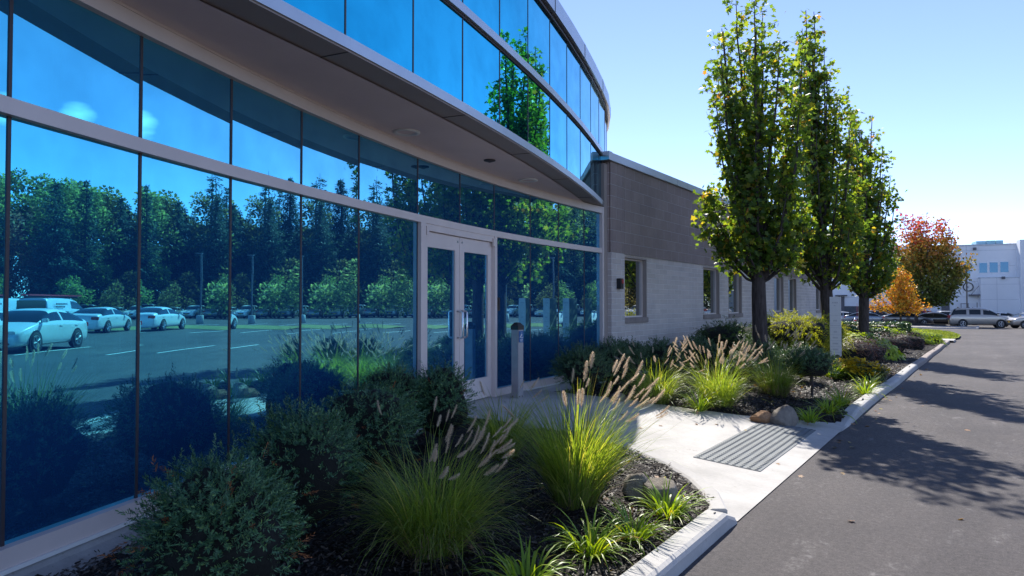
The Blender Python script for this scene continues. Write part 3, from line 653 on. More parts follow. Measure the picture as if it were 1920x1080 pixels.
# ================================================================== PLANTS
RIGHT = np.array([CP, SP, 0]); DEEP = np.array([-SP, CP, 0])          # the picture's right and depth, as plan directions
def ribbons(base, az, el, bend, L, w, segs=5, power=1.5, taper=.9):
    n = len(az); t = np.linspace(0, 1, segs + 1); ds = L[:, None] / segs
    ang = el[:, None] - bend[:, None] * t[None] ** power
    hx = np.cumsum(np.concatenate([np.zeros((n, 1)), np.cos((ang[:, :-1] + ang[:, 1:]) / 2) * ds], 1), 1)
    hz = np.cumsum(np.concatenate([np.zeros((n, 1)), np.sin((ang[:, :-1] + ang[:, 1:]) / 2) * ds], 1), 1)
    C = np.stack([base[:, 0:1] + hx * np.cos(az)[:, None], base[:, 1:2] + hx * np.sin(az)[:, None], base[:, 2:3] + hz], -1)
    tw = RNG.uniform(-.5, .5, n)
    side = np.stack([-np.sin(az + tw), np.cos(az + tw), RNG.uniform(-.3, .3, n)], -1)
    wd = w[:, None] * (1 - taper * t[None] ** 2.2) * (.55 + .45 * np.minimum(1, t[None] * 5)) / 2
    A = C - side[:, None] * wd[..., None]; Bv = C + side[:, None] * wd[..., None]
    V = np.stack([A, Bv], 2).reshape(-1, 3); k = 2 * (segs + 1)
    j = np.arange(segs) * 2; q = np.stack([j, j + 1, j + 3, j + 2], -1)
    Fq = (np.arange(n) * k)[:, None, None] + q[None]
    return V, Fq.reshape(-1, 4), C, ang
MAPLE_SH = np.array([(0, 0), (.40, .04), (.25, .28), (.52, .60), (.18, .58), (0, 1), (-.18, .58), (-.52, .60), (-.25, .28), (-.40, .04)])
OVAL_SH = np.array([(0, 0), (.26, .3), (.24, .65), (0, 1), (-.24, .65), (-.26, .3)])
QUAD_SH = np.array([(0, 0), (.42, .45), (0, 1), (-.42, .55)])
def leaves(P, size, shape, up=.35, aim=None, fold=.25):
    """leaf-shaped faces at points P with random attitude; aim = preferred direction of the tip"""
    n = len(P); nr = RNG.normal(size=(n, 3)); nr[:, 2] = np.abs(nr[:, 2]) * (1 + up) + up; nr /= np.linalg.norm(nr, axis=1, keepdims=True)
    d = RNG.normal(size=(n, 3)) if aim is None else aim + RNG.normal(size=(n, 3)) * .5
    d -= nr * (d * nr).sum(1, keepdims=True); d /= np.linalg.norm(d, axis=1, keepdims=True) + 1e-9
    s = np.cross(nr, d); sz = size * RNG.uniform(.65, 1.2, n)
    k = len(shape); u = shape[:, 0][None] * sz[:, None]; v = shape[:, 1][None] * sz[:, None]
    V = P[:, None] + s[:, None] * u[..., None] + d[:, None] * v[..., None] - nr[:, None] * (np.abs(u) * fold + v * .12)[..., None]
    return V.reshape(-1, 3), np.arange(n * k).reshape(n, k)
def blob(rx, ry, rz, mat, parent, name='core', seg=14, seed=0, cz=0, amp=.12):
    bm = bmesh.new(); bmesh.ops.create_icosphere(bm, subdivisions=3, radius=1); r = random.Random(seed); ph = [r.uniform(0, 6) for _ in range(6)]
    for v in bm.verts:
        c = v.co; f = 1 + amp * (sin(c.x * 4 + ph[0]) * sin(c.y * 4 + ph[1]) + sin(c.z * 5 + ph[2]) * .7 + .5 * sin(c.x * 9 + ph[3]) * sin(c.z * 8 + ph[4]))
        v.co = Vector((c.x * f * rx, c.y * f * ry, cz + c.z * f * rz))
    me = bpy.data.meshes.new(name); bm.to_mesh(me); bm.free(); me.materials.append(mat)
    me.polygons.foreach_set('use_smooth', np.ones(len(me.polygons), bool)); o = bpy.data.objects.new(name, me); COL.objects.link(o)
    if parent: o.parent = parent
    return o
COREM = plain('shrub_dark_core', (.008, .009, .007), .95, 0, .4, 14, .6, 60)  # near-black solid core, painted to stand in for the shaded inside of shrubs
def shell_points(n, rx, ry, rz, cz, lump=.14, seed=0, inner=.55):
    r = np.random.default_rng(seed); d = r.normal(size=(n, 3)); d /= np.linalg.norm(d, axis=1, keepdims=True); d[:, 2] = np.where(d[:, 2] < -.55, -d[:, 2] * .5, d[:, 2])
    ph = r.uniform(0, 6, 8)
    f = 1 + lump * (np.sin(d[:, 0] * 5 + ph[0]) * np.sin(d[:, 1] * 5 + ph[1]) + .8 * np.sin(d[:, 2] * 6 + ph[2] + d[:, 0] * 3) + .6 * np.sin(d[:, 0] * 11 + ph[3]) * np.sin(d[:, 1] * 10 + ph[4]))
    f *= inner + (1 - inner) * r.uniform(0, 1, n) ** .35
    P = d * f[:, None] * np.array([rx, ry, rz]); P[:, 2] += cz; return P, d
def sprig_shrub(name, label, cat, loc, rx, ry, h, mat, n=900, slen=.12, nn=20, nlen=.026, nw=.0042, lump=.14, seed=1, upb=.5, droop=0, dead=0, group=None, spread=1.0, core=.74, rz=0):
    """a conifer shrub: stems carrying rows of needles, growing outward over a lumpy mound"""
    root = thing(name, label, cat, loc, rz, group); cz = h * .50; r = np.random.default_rng(seed)
    def grow(n, mat, nm, mask=None, sc=1):
        P, d = shell_points(n, rx, ry, h * .5, cz, lump, seed + (0 if nm == 'foliage' else 5)); P[:, 2] = np.maximum(P[:, 2], .03)
        if nm == 'foliage':                                           # shoots gather in tufts with gaps between
            m = n // 7; j = r.integers(0, m, n); P = P[j] * .62 + P * .38; d = d[j] * .62 + d * .38; d /= np.linalg.norm(d, axis=1, keepdims=True)
        ax = d + np.array([0, 0, upb]) + r.normal(size=(n, 3)) * .35; ax[:, 2] -= droop; ax /= np.linalg.norm(ax, axis=1, keepdims=True)
        L = slen * r.uniform(.55, 1.25, n) * sc; ref = np.cross(ax, np.where(np.abs(ax[:, 2:3]) > .9, [[1., 0, 0]], [[0, 0, 1.]])); ref /= np.linalg.norm(ref, axis=1, keepdims=True); b2 = np.cross(ax, ref)
        t = np.linspace(.08, 1.0, nn)
        an = r.uniform(0, 2 * PI, (n, nn)) * .35 + (np.arange(nn) % 2) * PI + r.uniform(0, 2 * PI, (n, 1))
        rd = np.cos(an)[..., None] * ref[:, None] + np.sin(an)[..., None] * b2[:, None]
        nd = rd * spread + ax[:, None] * (.55 + .5 * t[None, :, None]); nd /= np.linalg.norm(nd, axis=2, keepdims=True)
        bs = P[:, None] + ax[:, None] * (L[:, None] * t[None])[..., None]; bs[..., 2] -= droop * .5 * (t[None] ** 2) * L[:, None]
        ln = nlen * r.uniform(.7, 1.15, (n, nn))[..., None] * (1 - .45 * t[None, :, None] ** 3)
        sd = np.cross(nd, ax[:, None] + .01); sd /= np.linalg.norm(sd, axis=2, keepdims=True) + 1e-9; w = nw / 2
        V = np.stack([bs - sd * w * .6, bs + nd * ln * .5 + sd * -w, bs + nd * ln, bs + nd * ln * .5 + sd * w], 2)
        return V.reshape(-1, 3)
    V = grow(n, mat, 'foliage'); nf = len(V) // 4
    if dead: V = np.concatenate([V, grow(dead, DEAD, 'dead', sc=.9)])
    mesh_obj('foliage', V, np.arange(len(V)).reshape(-1, 4), [mat, DEAD], root, mi=(np.arange(len(V) // 4) >= nf).astype(int))
    blob(rx * core, ry * core, h * .5 * core, COREM, root, 'dark_core', seed=seed, cz=cz)
    mb = MB(); mb.tube([(0, 0, -.05), (.01, 0, h * .35)], [.03, .02], 6); mb.build('stem', BARK, root)
    return root
def bzf(x, y): return float(bedz(x, y))
def ground_at(px, py, d=None):
    x, y, z = at(px, py, d); return x, y, bzf(x, y)
def plant(px, d): x, y, z = at(px, 569, d); return (x, y, bzf(x, y) - .01)

YG = 'yews along the glass wall'
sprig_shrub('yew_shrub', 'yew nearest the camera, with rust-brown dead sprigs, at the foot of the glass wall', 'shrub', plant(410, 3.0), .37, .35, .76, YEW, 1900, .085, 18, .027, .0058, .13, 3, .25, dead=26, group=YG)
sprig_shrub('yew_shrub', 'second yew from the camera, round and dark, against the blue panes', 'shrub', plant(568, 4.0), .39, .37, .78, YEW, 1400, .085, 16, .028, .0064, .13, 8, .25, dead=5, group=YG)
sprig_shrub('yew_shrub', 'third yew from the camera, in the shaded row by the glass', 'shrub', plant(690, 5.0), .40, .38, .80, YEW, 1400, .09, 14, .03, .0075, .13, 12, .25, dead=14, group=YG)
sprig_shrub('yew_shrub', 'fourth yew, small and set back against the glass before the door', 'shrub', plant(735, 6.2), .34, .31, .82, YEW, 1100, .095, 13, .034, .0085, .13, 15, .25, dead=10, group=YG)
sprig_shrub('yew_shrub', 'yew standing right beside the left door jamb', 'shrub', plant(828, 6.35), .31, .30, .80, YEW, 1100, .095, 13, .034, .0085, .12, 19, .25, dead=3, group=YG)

# fountain grass
plume_me = []
for v_ in range(4):
    r = np.random.default_rng(40 + v_); n = 420; Lp = .135; t = r.uniform(0.02, 1, n) ** .9; env = np.sin(PI * np.clip(t * .93 + .05, 0, 1)) ** .55
    cv = (.10 + .05 * v_) * Lp * t ** 2; a = r.uniform(0, 2 * PI, n); rad_ = np.stack([np.cos(a), np.sin(a), np.zeros(n)], 1)
    base = np.stack([cv, np.zeros(n), t * Lp], 1) + rad_ * .002; dr = rad_ + np.array([0, 0, .75]); dr /= np.linalg.norm(dr, axis=1, keepdims=True)
    ln = (.025 * env * r.uniform(.5, 1.3, n))[:, None]; sd = np.cross(dr, rad_); sd /= np.linalg.norm(sd, axis=1, keepdims=True); w = .0008
    V = np.concatenate([np.stack([base - sd * w, base + sd * w, base + dr * ln + sd * w * .3, base + dr * ln - sd * w * .3], 1)]).reshape(-1, 3)
    core = []; cf = []
    for i in range(7):
        tt = i / 6; rr = .0042 * math.sin(PI * min(.97, tt * .9 + .06)) ** .6
        for k in range(6): core.append((.0 + (.10 + .05 * v_) * Lp * tt ** 2 + rr * cos(k * PI / 3), rr * sin(k * PI / 3), tt * Lp))
    nb = len(V); V = np.concatenate([V, np.array(core)]); Fq = np.concatenate([np.arange(nb).reshape(-1, 4), np.array([(nb + i * 6 + k, nb + i * 6 + (k + 1) % 6, nb + i * 6 + 6 + (k + 1) % 6, nb + i * 6 + 6 + k) for i in range(6) for k in range(6)])])
    o = mesh_obj('flower_plume', V, Fq, PLUME); plume_me.append(o.data); bpy.data.objects.remove(o)
def fountain_grass(label, loc, h, wid, n, npl, seed, straw=.12, bend=1.5, psc=1.0, lean=.9, group='fountain grasses in the beds', plen=1.0, spread=1.0):
    global RNG
    RNG = np.random.default_rng(seed); root = thing('fountain_grass', label, 'grass', loc, 0, group)
    def bl(n, hh, w0, elm, bd, seg=6):
        a = RNG.uniform(0, 2 * PI, n); rr = np.sqrt(RNG.uniform(0, 1, n)) * wid * .22
        base = np.stack([np.cos(a) * rr, np.sin(a) * rr, np.zeros(n) - .01], 1); az = a + RNG.normal(size=n) * .7
        u = RNG.uniform(0, 1, n); L = hh * (.55 + .75 * u); el = rad(88) - np.abs(RNG.normal(size=n)) * elm - rr / wid * .5
        return base, az, el, bd * RNG.uniform(.3, 1.25, n), L, w0 * RNG.uniform(.6, 1.2, n), seg
    V, Q, _, _ = ribbons(*bl(n, h, .0062, .22 * spread, bend)); mesh_obj('foliage', V, Q, GRASSM, root)
    V, Q, _, _ = ribbons(*bl(int(n * straw), h * .55, .0045, .42, bend * 1.2)); mesh_obj('dead_stalks', V, Q, STRAW, root)
    b, az, el, bd, L, w, sg = bl(npl, h * 1.15 * plen, .0022, .26, .9)
    ar = math.atan2(SP, CP); az = np.where(RNG.uniform(0, 1, npl) < lean, ar + RNG.normal(size=npl) * .85, az)
    L = h * plen * RNG.uniform(.92, 1.35, npl); el = rad(86) - np.abs(RNG.normal(size=npl)) * .22; bd = RNG.uniform(.3, .95, npl)
    V, Q, C, ang = ribbons(b, az, el, bd, L, w, 7, 1.7, .2); mesh_obj('stalks', V, Q, GRASSM, root)
    for i in range(npl):
        o = bpy.data.objects.new('flower_plume', plume_me[i % 4]); COL.objects.link(o); o.parent = root; o.location = C[i, -1]
        e = ang[i, -1]; d = Vector((cos(az[i]) * cos(e), sin(az[i]) * cos(e), sin(e))); q = d.to_track_quat('Z', 'X'); o.rotation_mode = 'QUATERNION'; o.rotation_quaternion = q
        s = psc * RNG.uniform(.75, 1.2); o.scale = (s * .8, s * .8, s)
    return root
x, y = gp(835, 1000, .22)
fountain_grass('large sprawling fountain grass in the near bed, half in shade, with a few drooping tan plumes', plant(812, 3.95), .62, .78, 1500, 36, 21, .25, 1.7, .8, .8, plen=1.02, spread=1.25)
fountain_grass('upright bright green fountain grass with a sheaf of tan plumes leaning over the walk', plant(1078, 4.85), .80, .60, 1300, 36, 22, .12, 1.15, .95, .9, plen=1.0, spread=1.0)
fountain_grass('shaded dark fountain grass behind the two near clumps, before the door', plant(945, 6.0), .55, .5, 600, 6, 23, .2, 1.5, .9, .5)
fountain_grass('fountain grass with few plumes growing close to the beige wall, left in the far bed', plant(1228, 9.35), .62, .8, 800, 24, 24, .25, 1.7, .95, .45, spread=1.4)
fountain_grass('full fountain grass with a fan of many pale plumes, middle of the far bed', plant(1345, 9.25), .64, .85, 1000, 80, 25, .15, 1.5, .95, .40, plen=1.12, spread=1.3)
fountain_grass('faded greyish fountain grass with dull plumes behind the two rocks', plant(1452, 10.6), .70, .8, 800, 44, 26, .8, 1.6, .95, .45, plen=1.1, spread=1.4)

def daylily(label, loc, h, n, seed, sc=1):
    h *= 1.02; n = int(n * 1.15)
    global RNG
    RNG = np.random.default_rng(seed); root = thing('daylily', label, 'plant', loc, 0, 'daylilies along the bed edges')
    a = RNG.uniform(0, 2 * PI, n); rr = np.sqrt(RNG.uniform(0, 1, n)) * .06 * sc
    b = np.stack([np.cos(a) * rr, np.sin(a) * rr, np.full(n, -.01)], 1)
    V, Q, _, _ = ribbons(b, a + RNG.normal(size=n) * .6, rad(80) - np.abs(RNG.normal(size=n)) * .45, RNG.uniform(.8, 2.1, n), h * RNG.uniform(.7, 1.5, n), .017 * sc * RNG.uniform(.6, 1.1, n), 6, 1.4)
    mesh_obj('foliage', V, Q, LILY, root); m = max(3, n // 14); a = RNG.uniform(0, 2 * PI, m)
    b = np.stack([np.cos(a) * .05, np.sin(a) * .05, np.full(m, .0)], 1)
    V, Q, _, _ = ribbons(b, a, RNG.uniform(.2, .7, m), RNG.uniform(.5, 1.4, m), h * RNG.uniform(.5, .8, m), np.full(m, .012 * sc), 4); mesh_obj('dead_leaves', V, Q, DEAD, root)
def lp(px, py): x, y = gp(px, py, .17); return (x, y, bzf(x, y) - .005)
daylily('bright green daylily at the bottom edge, by the near kerb', lp(985, 1075), .26, 95, 31)
daylily('bright daylily in front of the big sprawling grass, with long arching blades', lp(1108, 1015), .27, 110, 32)
daylily('smaller daylily midway between the near kerb and the rocks', lp(1188, 985), .24, 85, 33)
daylily('daylily growing in front of the two rocks by the curved kerb', lp(1252, 945), .25, 90, 34)
daylily('bright daylily at the edge of the walk under the fan of pale plumes', lp(1312, 768), .30, 85, 35)
daylily('small daylily just right of the grey rock', lp(1518, 775), .25, 60, 36)
daylily('darker daylily in the tree shadow, beside the start of the kerb', lp(1553, 762), .32, 80, 37)
daylily('shaded daylily behind the kerb, right of the dark clipped shrub', lp(1578, 748), .34, 80, 38)
daylily('sunlit daylily close to the kerb below the yellow flowers', lp(1622, 727), .34, 80, 39)
daylily('small sunlit daylily behind its neighbour near the kerb', lp(1634, 712), .30, 60, 40)
daylily('lush green clump of blades at the foot of the white sign pillar', lp(1562, 700), .52, 130, 41, 1.3)

# shrubs of the far bed
BG = 'clipped dark shrubs against the wing'
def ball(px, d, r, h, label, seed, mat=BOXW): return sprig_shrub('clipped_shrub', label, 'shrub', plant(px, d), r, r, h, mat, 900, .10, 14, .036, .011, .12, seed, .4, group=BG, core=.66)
ball(1092, 9.6, .42, .80, 'dark clipped shrub before the last panes of the glass wall', 51)
ball(1140, 10.6, .42, .80, 'dark clipped shrub at the corner of glass and brick', 52)
ball(1176, 11.0, .36, .80, 'clipped dark shrub under the red and black alarm box', 53)
ball(1240, 11.4, .42, .80, 'clipped dark shrub under the first window of the wing', 54)
ball(1309, 12.0, .42, .78, 'clipped dark shrub against the blank beige wall', 55)
ball(1418, 12.0, .46, .78, 'low dark shrub in front of the nearest tree trunk', 56)
ball(1500, 12.6, .44, .70, 'dark rounded shrub between the grass and the golden bush', 57)
ball(1385, 11.2, .30, .55, 'small dark shrub beside the fan of plumes', 58)
r_ = sprig_shrub('standard_shrub', 'dark clipped shrub on a short bare stem by the sign pillar', 'shrub', plant(1520, 10.6), .38, .38, .50, BOXW, 900, .10, 14, .036, .011, .12, 59, .3, core=.66)
for ch in r_.children: ch.location.z += .26
mb = MB(); mb.tube([(0, 0, -.03), (.012, .005, .2), (0, 0, .42)], [.022, .019, .02], 7); mb.build('trunk', BARK, r_)
sprig_shrub('cypress_shrub', 'dark green feathery shrub against the beige wall, left of the nearest tree', 'shrub', plant(1368, 13.6), .78, .7, 1.05, FEATH, 1200, .22, 16, .06, .012, .16, 61, .25, .5, core=.8)
sprig_shrub('golden_cypress', 'large golden yellow thread cypress just right of the nearest trunk', 'shrub', plant(1484, 15.2), .90, .80, 1.22, GOLD, 2000, .24, 18, .06, .011, .17, 62, .2, .55, core=.8)
sprig_shrub('golden_cypress', 'smaller golden cypress, green at its foot, beside the second trunk', 'shrub', plant(1532, 16.6), .72, .7, 1.20, GOLD, 1400, .24, 16, .06, .011, .17, 63, .2, .55, core=.8)
def hedge(label, loc, lx, ly, h, rz, seed):
    global RNG
    RNG = np.random.default_rng(seed); root = thing('clipped_hedge', label, 'hedge', loc, rz, 'boxwood hedges beyond the sign'); n = 6000
    P = RNG.uniform(-1, 1, (n, 3)); ax_ = RNG.integers(0, 3, n); P[np.arange(n), ax_] = np.sign(P[np.arange(n), ax_]) * RNG.uniform(.9, 1.02, n)
    P = np.sign(P) * np.abs(P) ** .92 * np.array([lx / 2, ly / 2, h / 2]) + np.array([0, 0, h / 2]); P[:, 2] = np.maximum(P[:, 2], .02)
    V, Q = leaves(P, .10, OVAL_SH); mesh_obj('foliage', V, Q, BOXW, root); mb = MB(); mb.box(-lx * .40, lx * .40, -ly * .40, ly * .40, 0, h * .8); mb.build('dark_core', COREM, root)
x, y, z = plant(1612, 24.5); hedge('low clipped boxwood hedge behind the sign pillar', (x, y, z), 1.6, 1.2, .62, .3, 71)
x, y, z = plant(1636, 29); hedge('longer clipped hedge at the far end, right of the third trunk', (x, y, z), 2.6, 1.2, .80, .3, 72)
x, y, z = plant(1598, 21.0); hedge('small clipped boxwood close behind the sign pillar', (x, y, z), 1.0, .8, .45, .2, 73)
def mound(name, label, cat, loc, rx, ry, h, mat, n, size, seed, shape=OVAL_SH, group=None, extra=None, core=True):
    global RNG
    RNG = np.random.default_rng(seed); root = thing(name, label, cat, loc, 0, group); P, d = shell_points(n, rx, ry, h * .6, h * .38, .16, seed, .6); P[:, 2] = np.maximum(P[:, 2], .015)
    V, Q = leaves(P, size, shape, .5, d); nf = len(Q)
    if core: blob(rx * .8, ry * .8, h * .48, COREM, root, 'dark_core', seed=seed, cz=h * .3)
    if extra:
        nm, m2, n2, s2 = extra; P, d = shell_points(n2, rx, ry, h * .62, h * .40, .16, seed, .95); P = P[P[:, 2] > h * .45]; 
        P2 = np.repeat(P, 6, 0); V2, Q2 = leaves(P2, s2, OVAL_SH, .9); Q = np.concatenate([Q, Q2 + len(V)]); V = np.concatenate([V, V2])
    mesh_obj('foliage', V, Q, [mat, extra[1] if extra else mat], root, mi=(np.arange(len(Q)) >= nf).astype(int))
    return root
mound('yellow_mum', 'yellow flowering mum at the foot of the sign pillar, the nearer of two', 'flower', lp(1596, 700), .34, .30, .42, FEATH, 1500, .05, 81, extra=('flower_heads', MUM, 460, .055))
mound('yellow_mum', 'yellow flowering mum, right of its twin and nearer the kerb', 'flower', lp(1626, 703), .36, .30, .40, FEATH, 1500, .05, 82, extra=('flower_heads', MUM, 380, .055))
def barb(px, d, rx, h, lab, seed): mound('barberry_shrub', lab, 'shrub', plant(px, d), rx, rx * .9, h, BARB, 2200, .05, seed, group='dark barberry shrubs by the drive')
barb(1596, 17.4, .62, .66, 'dark purple barberry right of the sign pillar', 83); barb(1622, 18.2, .55, .62, 'dark barberry edged by the first lime green drift', 84)
barb(1660, 22.4, .72, .66, 'dark barberry behind the lime drift, past the third trunk', 85); barb(1700, 25.0, .66, .62, 'dark barberry nearest the lawn', 86); barb(1645, 24.5, .6, .6, 'dark barberry at the foot of the third trunk', 87)
def lime(px, d, rx, ry, h, lab, seed, n=1100): mound('lime_groundcover', lab, 'plant', plant(px, d), rx, ry, h, LIME, n, .14, seed, group='lime green leafy drifts by the drive', core=True)
lime(1634, 19.6, .75, .9, .46, 'lime green leafy drift spilling right of the first barberries', 91); lime(1608, 20.6, .8, .6, .66, 'lime green drift on top behind the purple barberry', 92)
lime(1690, 29, 1.1, .9, .62, 'lime green drift between the dark barberries and the orange sapling', 93); lime(1722, 29.5, .95, .8, .52, 'lime green drift closest to the end of the kerb', 94); lime(1662, 27.5, .9, .8, .70, 'lime green drift right of the third trunk', 95)
mound('spirea_shrub', 'small reddish yellow shrub below the fire hydrant', 'shrub', plant(1590, 34), .9, .7, .75, ORNG, 900, .09, 96)
mound('spirea_shrub', 'small yellow and orange shrub further along the hedge line', 'shrub', plant(1618, 36), .9, .7, .70, LIME, 900, .09, 97)

# rocks
def rock(label, loc, sx, sy, sz, mat, seed, rz=0, group='rocks at the walk'):
    r = random.Random(seed); bm = bmesh.new(); bmesh.ops.create_icosphere(bm, subdivisions=4, radius=1)
    pl = [(Vector((r.gauss(0, 1), r.gauss(0, 1), r.gauss(0, .8) + .2)).normalized(), r.uniform(.62, .88)) for _ in range(11)]
    for v in bm.verts:
        for n_, d_ in pl:
            e = v.co.dot(n_) - d_
            if e > 0: v.co -= n_ * e * .88
        f = 1 + .02 * sin(v.co.x * 13 + seed) * sin(v.co.y * 12) + .012 * sin(v.co.z * 29 + v.co.x * 23); v.co = Vector((v.co.x * f * sx, v.co.y * f * sy, v.co.z * f * sz))
    me = bpy.data.meshes.new('rock'); bm.to_mesh(me); bm.free(); me.materials.append(mat); me.polygons.foreach_set('use_smooth', np.ones(len(me.polygons), bool))
    o = bpy.data.objects.new('rock', me); COL.objects.link(o); o.location = (loc[0], loc[1], loc[2] + sz * .45); o.rotation_euler = (0, 0, rz); return tag(o, label, 'rock', group)
rock('left one of the two rocks by the curved kerb, next to the upright grass', lp(1196, 918), .115, .13, .15, STONE, 3, .4)
rock('right one of the two rocks by the curved kerb, behind a daylily', lp(1240, 925), .17, .14, .155, STONE, 5, .9)
rock('low brown rock at the far edge of the walk', lp(1430, 777), .16, .13, .085, STONEB, 7, .3)
rock('large grey rock at the far edge of the walk, beside the brown one', lp(1468, 778), .20, .16, .15, STONE, 9, .6)
rock('pale rock by the walk, half hidden behind leaning plumes', lp(1158, 758), .13, .1, .10, STONE, 11, .2)

# ---------------------------------------------------------------- trees
def hero_tree(name, label, px, d, H, zc, rmax, nl, peaks, nleaf, lsize, tr, seed, mat=MAPLE, group=None, cat='tree', shape=MAPLE_SH, spread=.25, lean=(0, 0)):
    global RNG
    RNG = np.random.default_rng(seed); r = random.Random(seed); x, y, z = plant(px, d); root = thing(name, label, cat, (x, y, z), 0, group); mb = MB()
    tp = [Vector((lean[0] * t, lean[1] * t, H * .92 * t)) for t in (0, .04, .10, .25, .45, .7, 1)]
    tp = [p + Vector((r.uniform(-.03, .03), r.uniform(-.03, .03), 0)) * (i > 1) for i, p in enumerate(tp)]; tp[0].z = -.1
    mb.tube(tp, [tr * 1.5, tr * 1.12, tr, tr * .92, tr * .6, tr * .33, .012], 10)
    ends = []
    for i in range(nl):
        h = zc + (H - zc) * (.12 + .86 * ((i + .5) / nl)) * r.uniform(.9, 1.05); a = i * 2.39996 + r.uniform(-.3, .3); rr = rmax(min(1, (h - zc) / (H - zc))) * r.uniform(.62, 1.0); ends.append((cos(a) * rr + lean[0] * h / H, sin(a) * rr + lean[1] * h / H, min(h, H)))
    for (pr, pd, pz) in peaks: v = RIGHT * pr + DEEP * pd; ends.append((v[0], v[1], pz))
    PT = []; W = []
    for (ex, ey, ez) in ends:
        zs = max(zc * .82 + .05, ez - r.uniform(1.3, 2.6) - .35 * (ez - zc)); zs = min(zs, ez - .5); zs = max(zs, zc * .80)
        t_ = zs / (H * .92); p0 = Vector((lean[0] * t_, lean[1] * t_, zs)); e = Vector((ex, ey, ez)); ho = Vector((ex - p0.x, ey - p0.y, 0))
        c = p0 + ho * .75 + Vector((0, 0, (ez - zs) * .32)); pts = [p0 * (1 - t) ** 2 + c * 2 * t * (1 - t) + e * t * t for t in np.linspace(0, 1, 8)]
        pts = [p + Vector((r.gauss(0, .02), r.gauss(0, .02), 0)) * (0 < i < 7) for i, p in enumerate(pts)]
        r0 = min(tr * .42, .012 + .011 * (e - p0).length); mb.tube(pts, [r0 * (1 - .86 * i / 7) for i in range(8)], 6)
        L = sum((pts[i + 1] - pts[i]).length for i in range(7))
        for k in range(int(7 + L * 5)):                                # twigs with leaves at their ends
            t = r.uniform(.16, 1.0) ** .8 * 7; i = min(6, int(t)); p = pts[i].lerp(pts[i + 1], t - i); a = r.uniform(0, 2 * PI); l = spread * r.uniform(.4, 1.3)
            dv = Vector((cos(a), sin(a), r.uniform(.1, 1.1))).normalized(); q = p + dv * l; mb.tube([p, q], [.006, .003], 4, cap=False)
            PT.append((p, q)); W.append(l)
    mb.build('trunk', BARK, root, True)
    idx = RNG.integers(0, len(PT), nleaf); tt = RNG.uniform(.25, 1.12, nleaf)
    A = np.array([p for p, q in PT]); Bq = np.array([q for p, q in PT]); P = A[idx] + (Bq[idx] - A[idx]) * tt[:, None] + RNG.normal(size=(nleaf, 3)) * (.075 * spread / .25)
    V, Q = leaves(P, lsize, shape, .15, np.array([0, 0, -.55]) + RNG.normal(size=(nleaf, 3)) * .6); mesh_obj('crown', V, Q, mat, root)
    return root
TG = 'columnar maples in the bed'
hero_tree('maple_tree', 'nearest columnar maple, two-topped, with its trunk before the beige wall', 1425, 12.0, 6.75, 2.05,
          lambda h: .97 * (1 - .32 * h ** 2.4) * (.85 + .15 * min(1, h * 6)), 24, [(-.38, 0, 6.72), (.13, .1, 6.6), (-.85, -.1, 3.3), (-.95, .1, 2.75), (-.75, -.3, 5.6), (.62, 0, 3.0), (.5, -.2, 4.6), (-.55, .2, 6.3)], 9400, .105, .135, 101, group=TG)
hero_tree('maple_tree', 'second columnar maple with a narrow pointed top, behind the white sign pillar', 1556, 16.8, 8.65, 2.0,
          lambda h: 1.32 * (1 - .86 * h ** 1.25), 32, [(-.52, 0, 8.75), (-.50, .1, 8.1), (-.25, 0, 7.2), (-.72, 0, 4.5), (.3, 0, 6.6), (-.95, 0, 3.2), (.9, 0, 3.6), (.85, 0, 5.0), (.55, 0, 6.0)], 9000, .12, .15, 102, group=TG, lean=(-.34, -.24))
hero_tree('maple_tree', 'third and farthest columnar maple, nearest the orange sapling', 1620, 21.9, 7.75, 1.9,
          lambda h: 1.22 * (1 - .62 * h ** 1.6), 28, [(-.35, 0, 7.8), (.5, .1, 5.8), (-.1, 0, 7.3), (.75, 0, 3.8), (.9, 0, 5.6), (-.95, 0, 4.2), (1.0, 0, 3.0)], 8600, .13, .16, 103, group=TG)
x, y, z = plant(1688, 42); z = gzf(x, y) + .10
def mulch_ring(label, loc, r): mb = MB(); mb.lathe([(r, -.12), (r * .9, .06), (r * .5, .16), (.1, .20)], 22); o = mb.build('mulch_ring', MULCH, None, True); o.location = loc; tag(o, label, 'mulch', 'mulch rings under the lawn trees'); return o
mulch_ring('dark mulch ring round the orange sapling on the lawn', (x, y, z), 1.35)
t = hero_tree('orange_sapling', 'slender sapling with orange and yellow leaves standing on the lawn', 1688, 42, 4.1, 1.25, lambda h: 1.75 * (1 - h ** 1.2) * (.55 + .45 * min(1, h * 4)) + .1, 26, [(-1.8, 0, 1.6), (1.75, 0, 1.55), (.9, 0, 3.2)], 4200, .13, .06, 104, ORNG, shape=QUAD_SH, spread=.34); t.location.z = z + .12
x, y, _ = at(1716, 569, 72); zi2 = gzf(x, y) + .12
mulch_ring('dark mulch mound under the red maple', (x, y, zi2), 3.0)
t = hero_tree('red_maple', 'broad maple turning crimson at the top and green below, on the gravel island', 1716, 72, 11.3, 2.0, lambda h: 4.3 * math.sqrt(max(0, 1 - (h * 1.35 - .35) ** 2)) * (.9), 52, [(-1.2, 0, 11.4), (1, 0, 11.2), (4.2, 0, 7.8), (5.3, 0, 5.4), (3.3, 0, 9.2), (-2.2, 0, 9.6), (5.6, 0, 6.8), (5.0, 0, 5.3), (3.6, 0, 3.8), (3.4, 1, 4.2), (4.6, -1, 6.4)], 13000, .30, .17, 105, REDM, shape=QUAD_SH, spread=.85, lean=(1.1, .3)); t.location.z = zi2

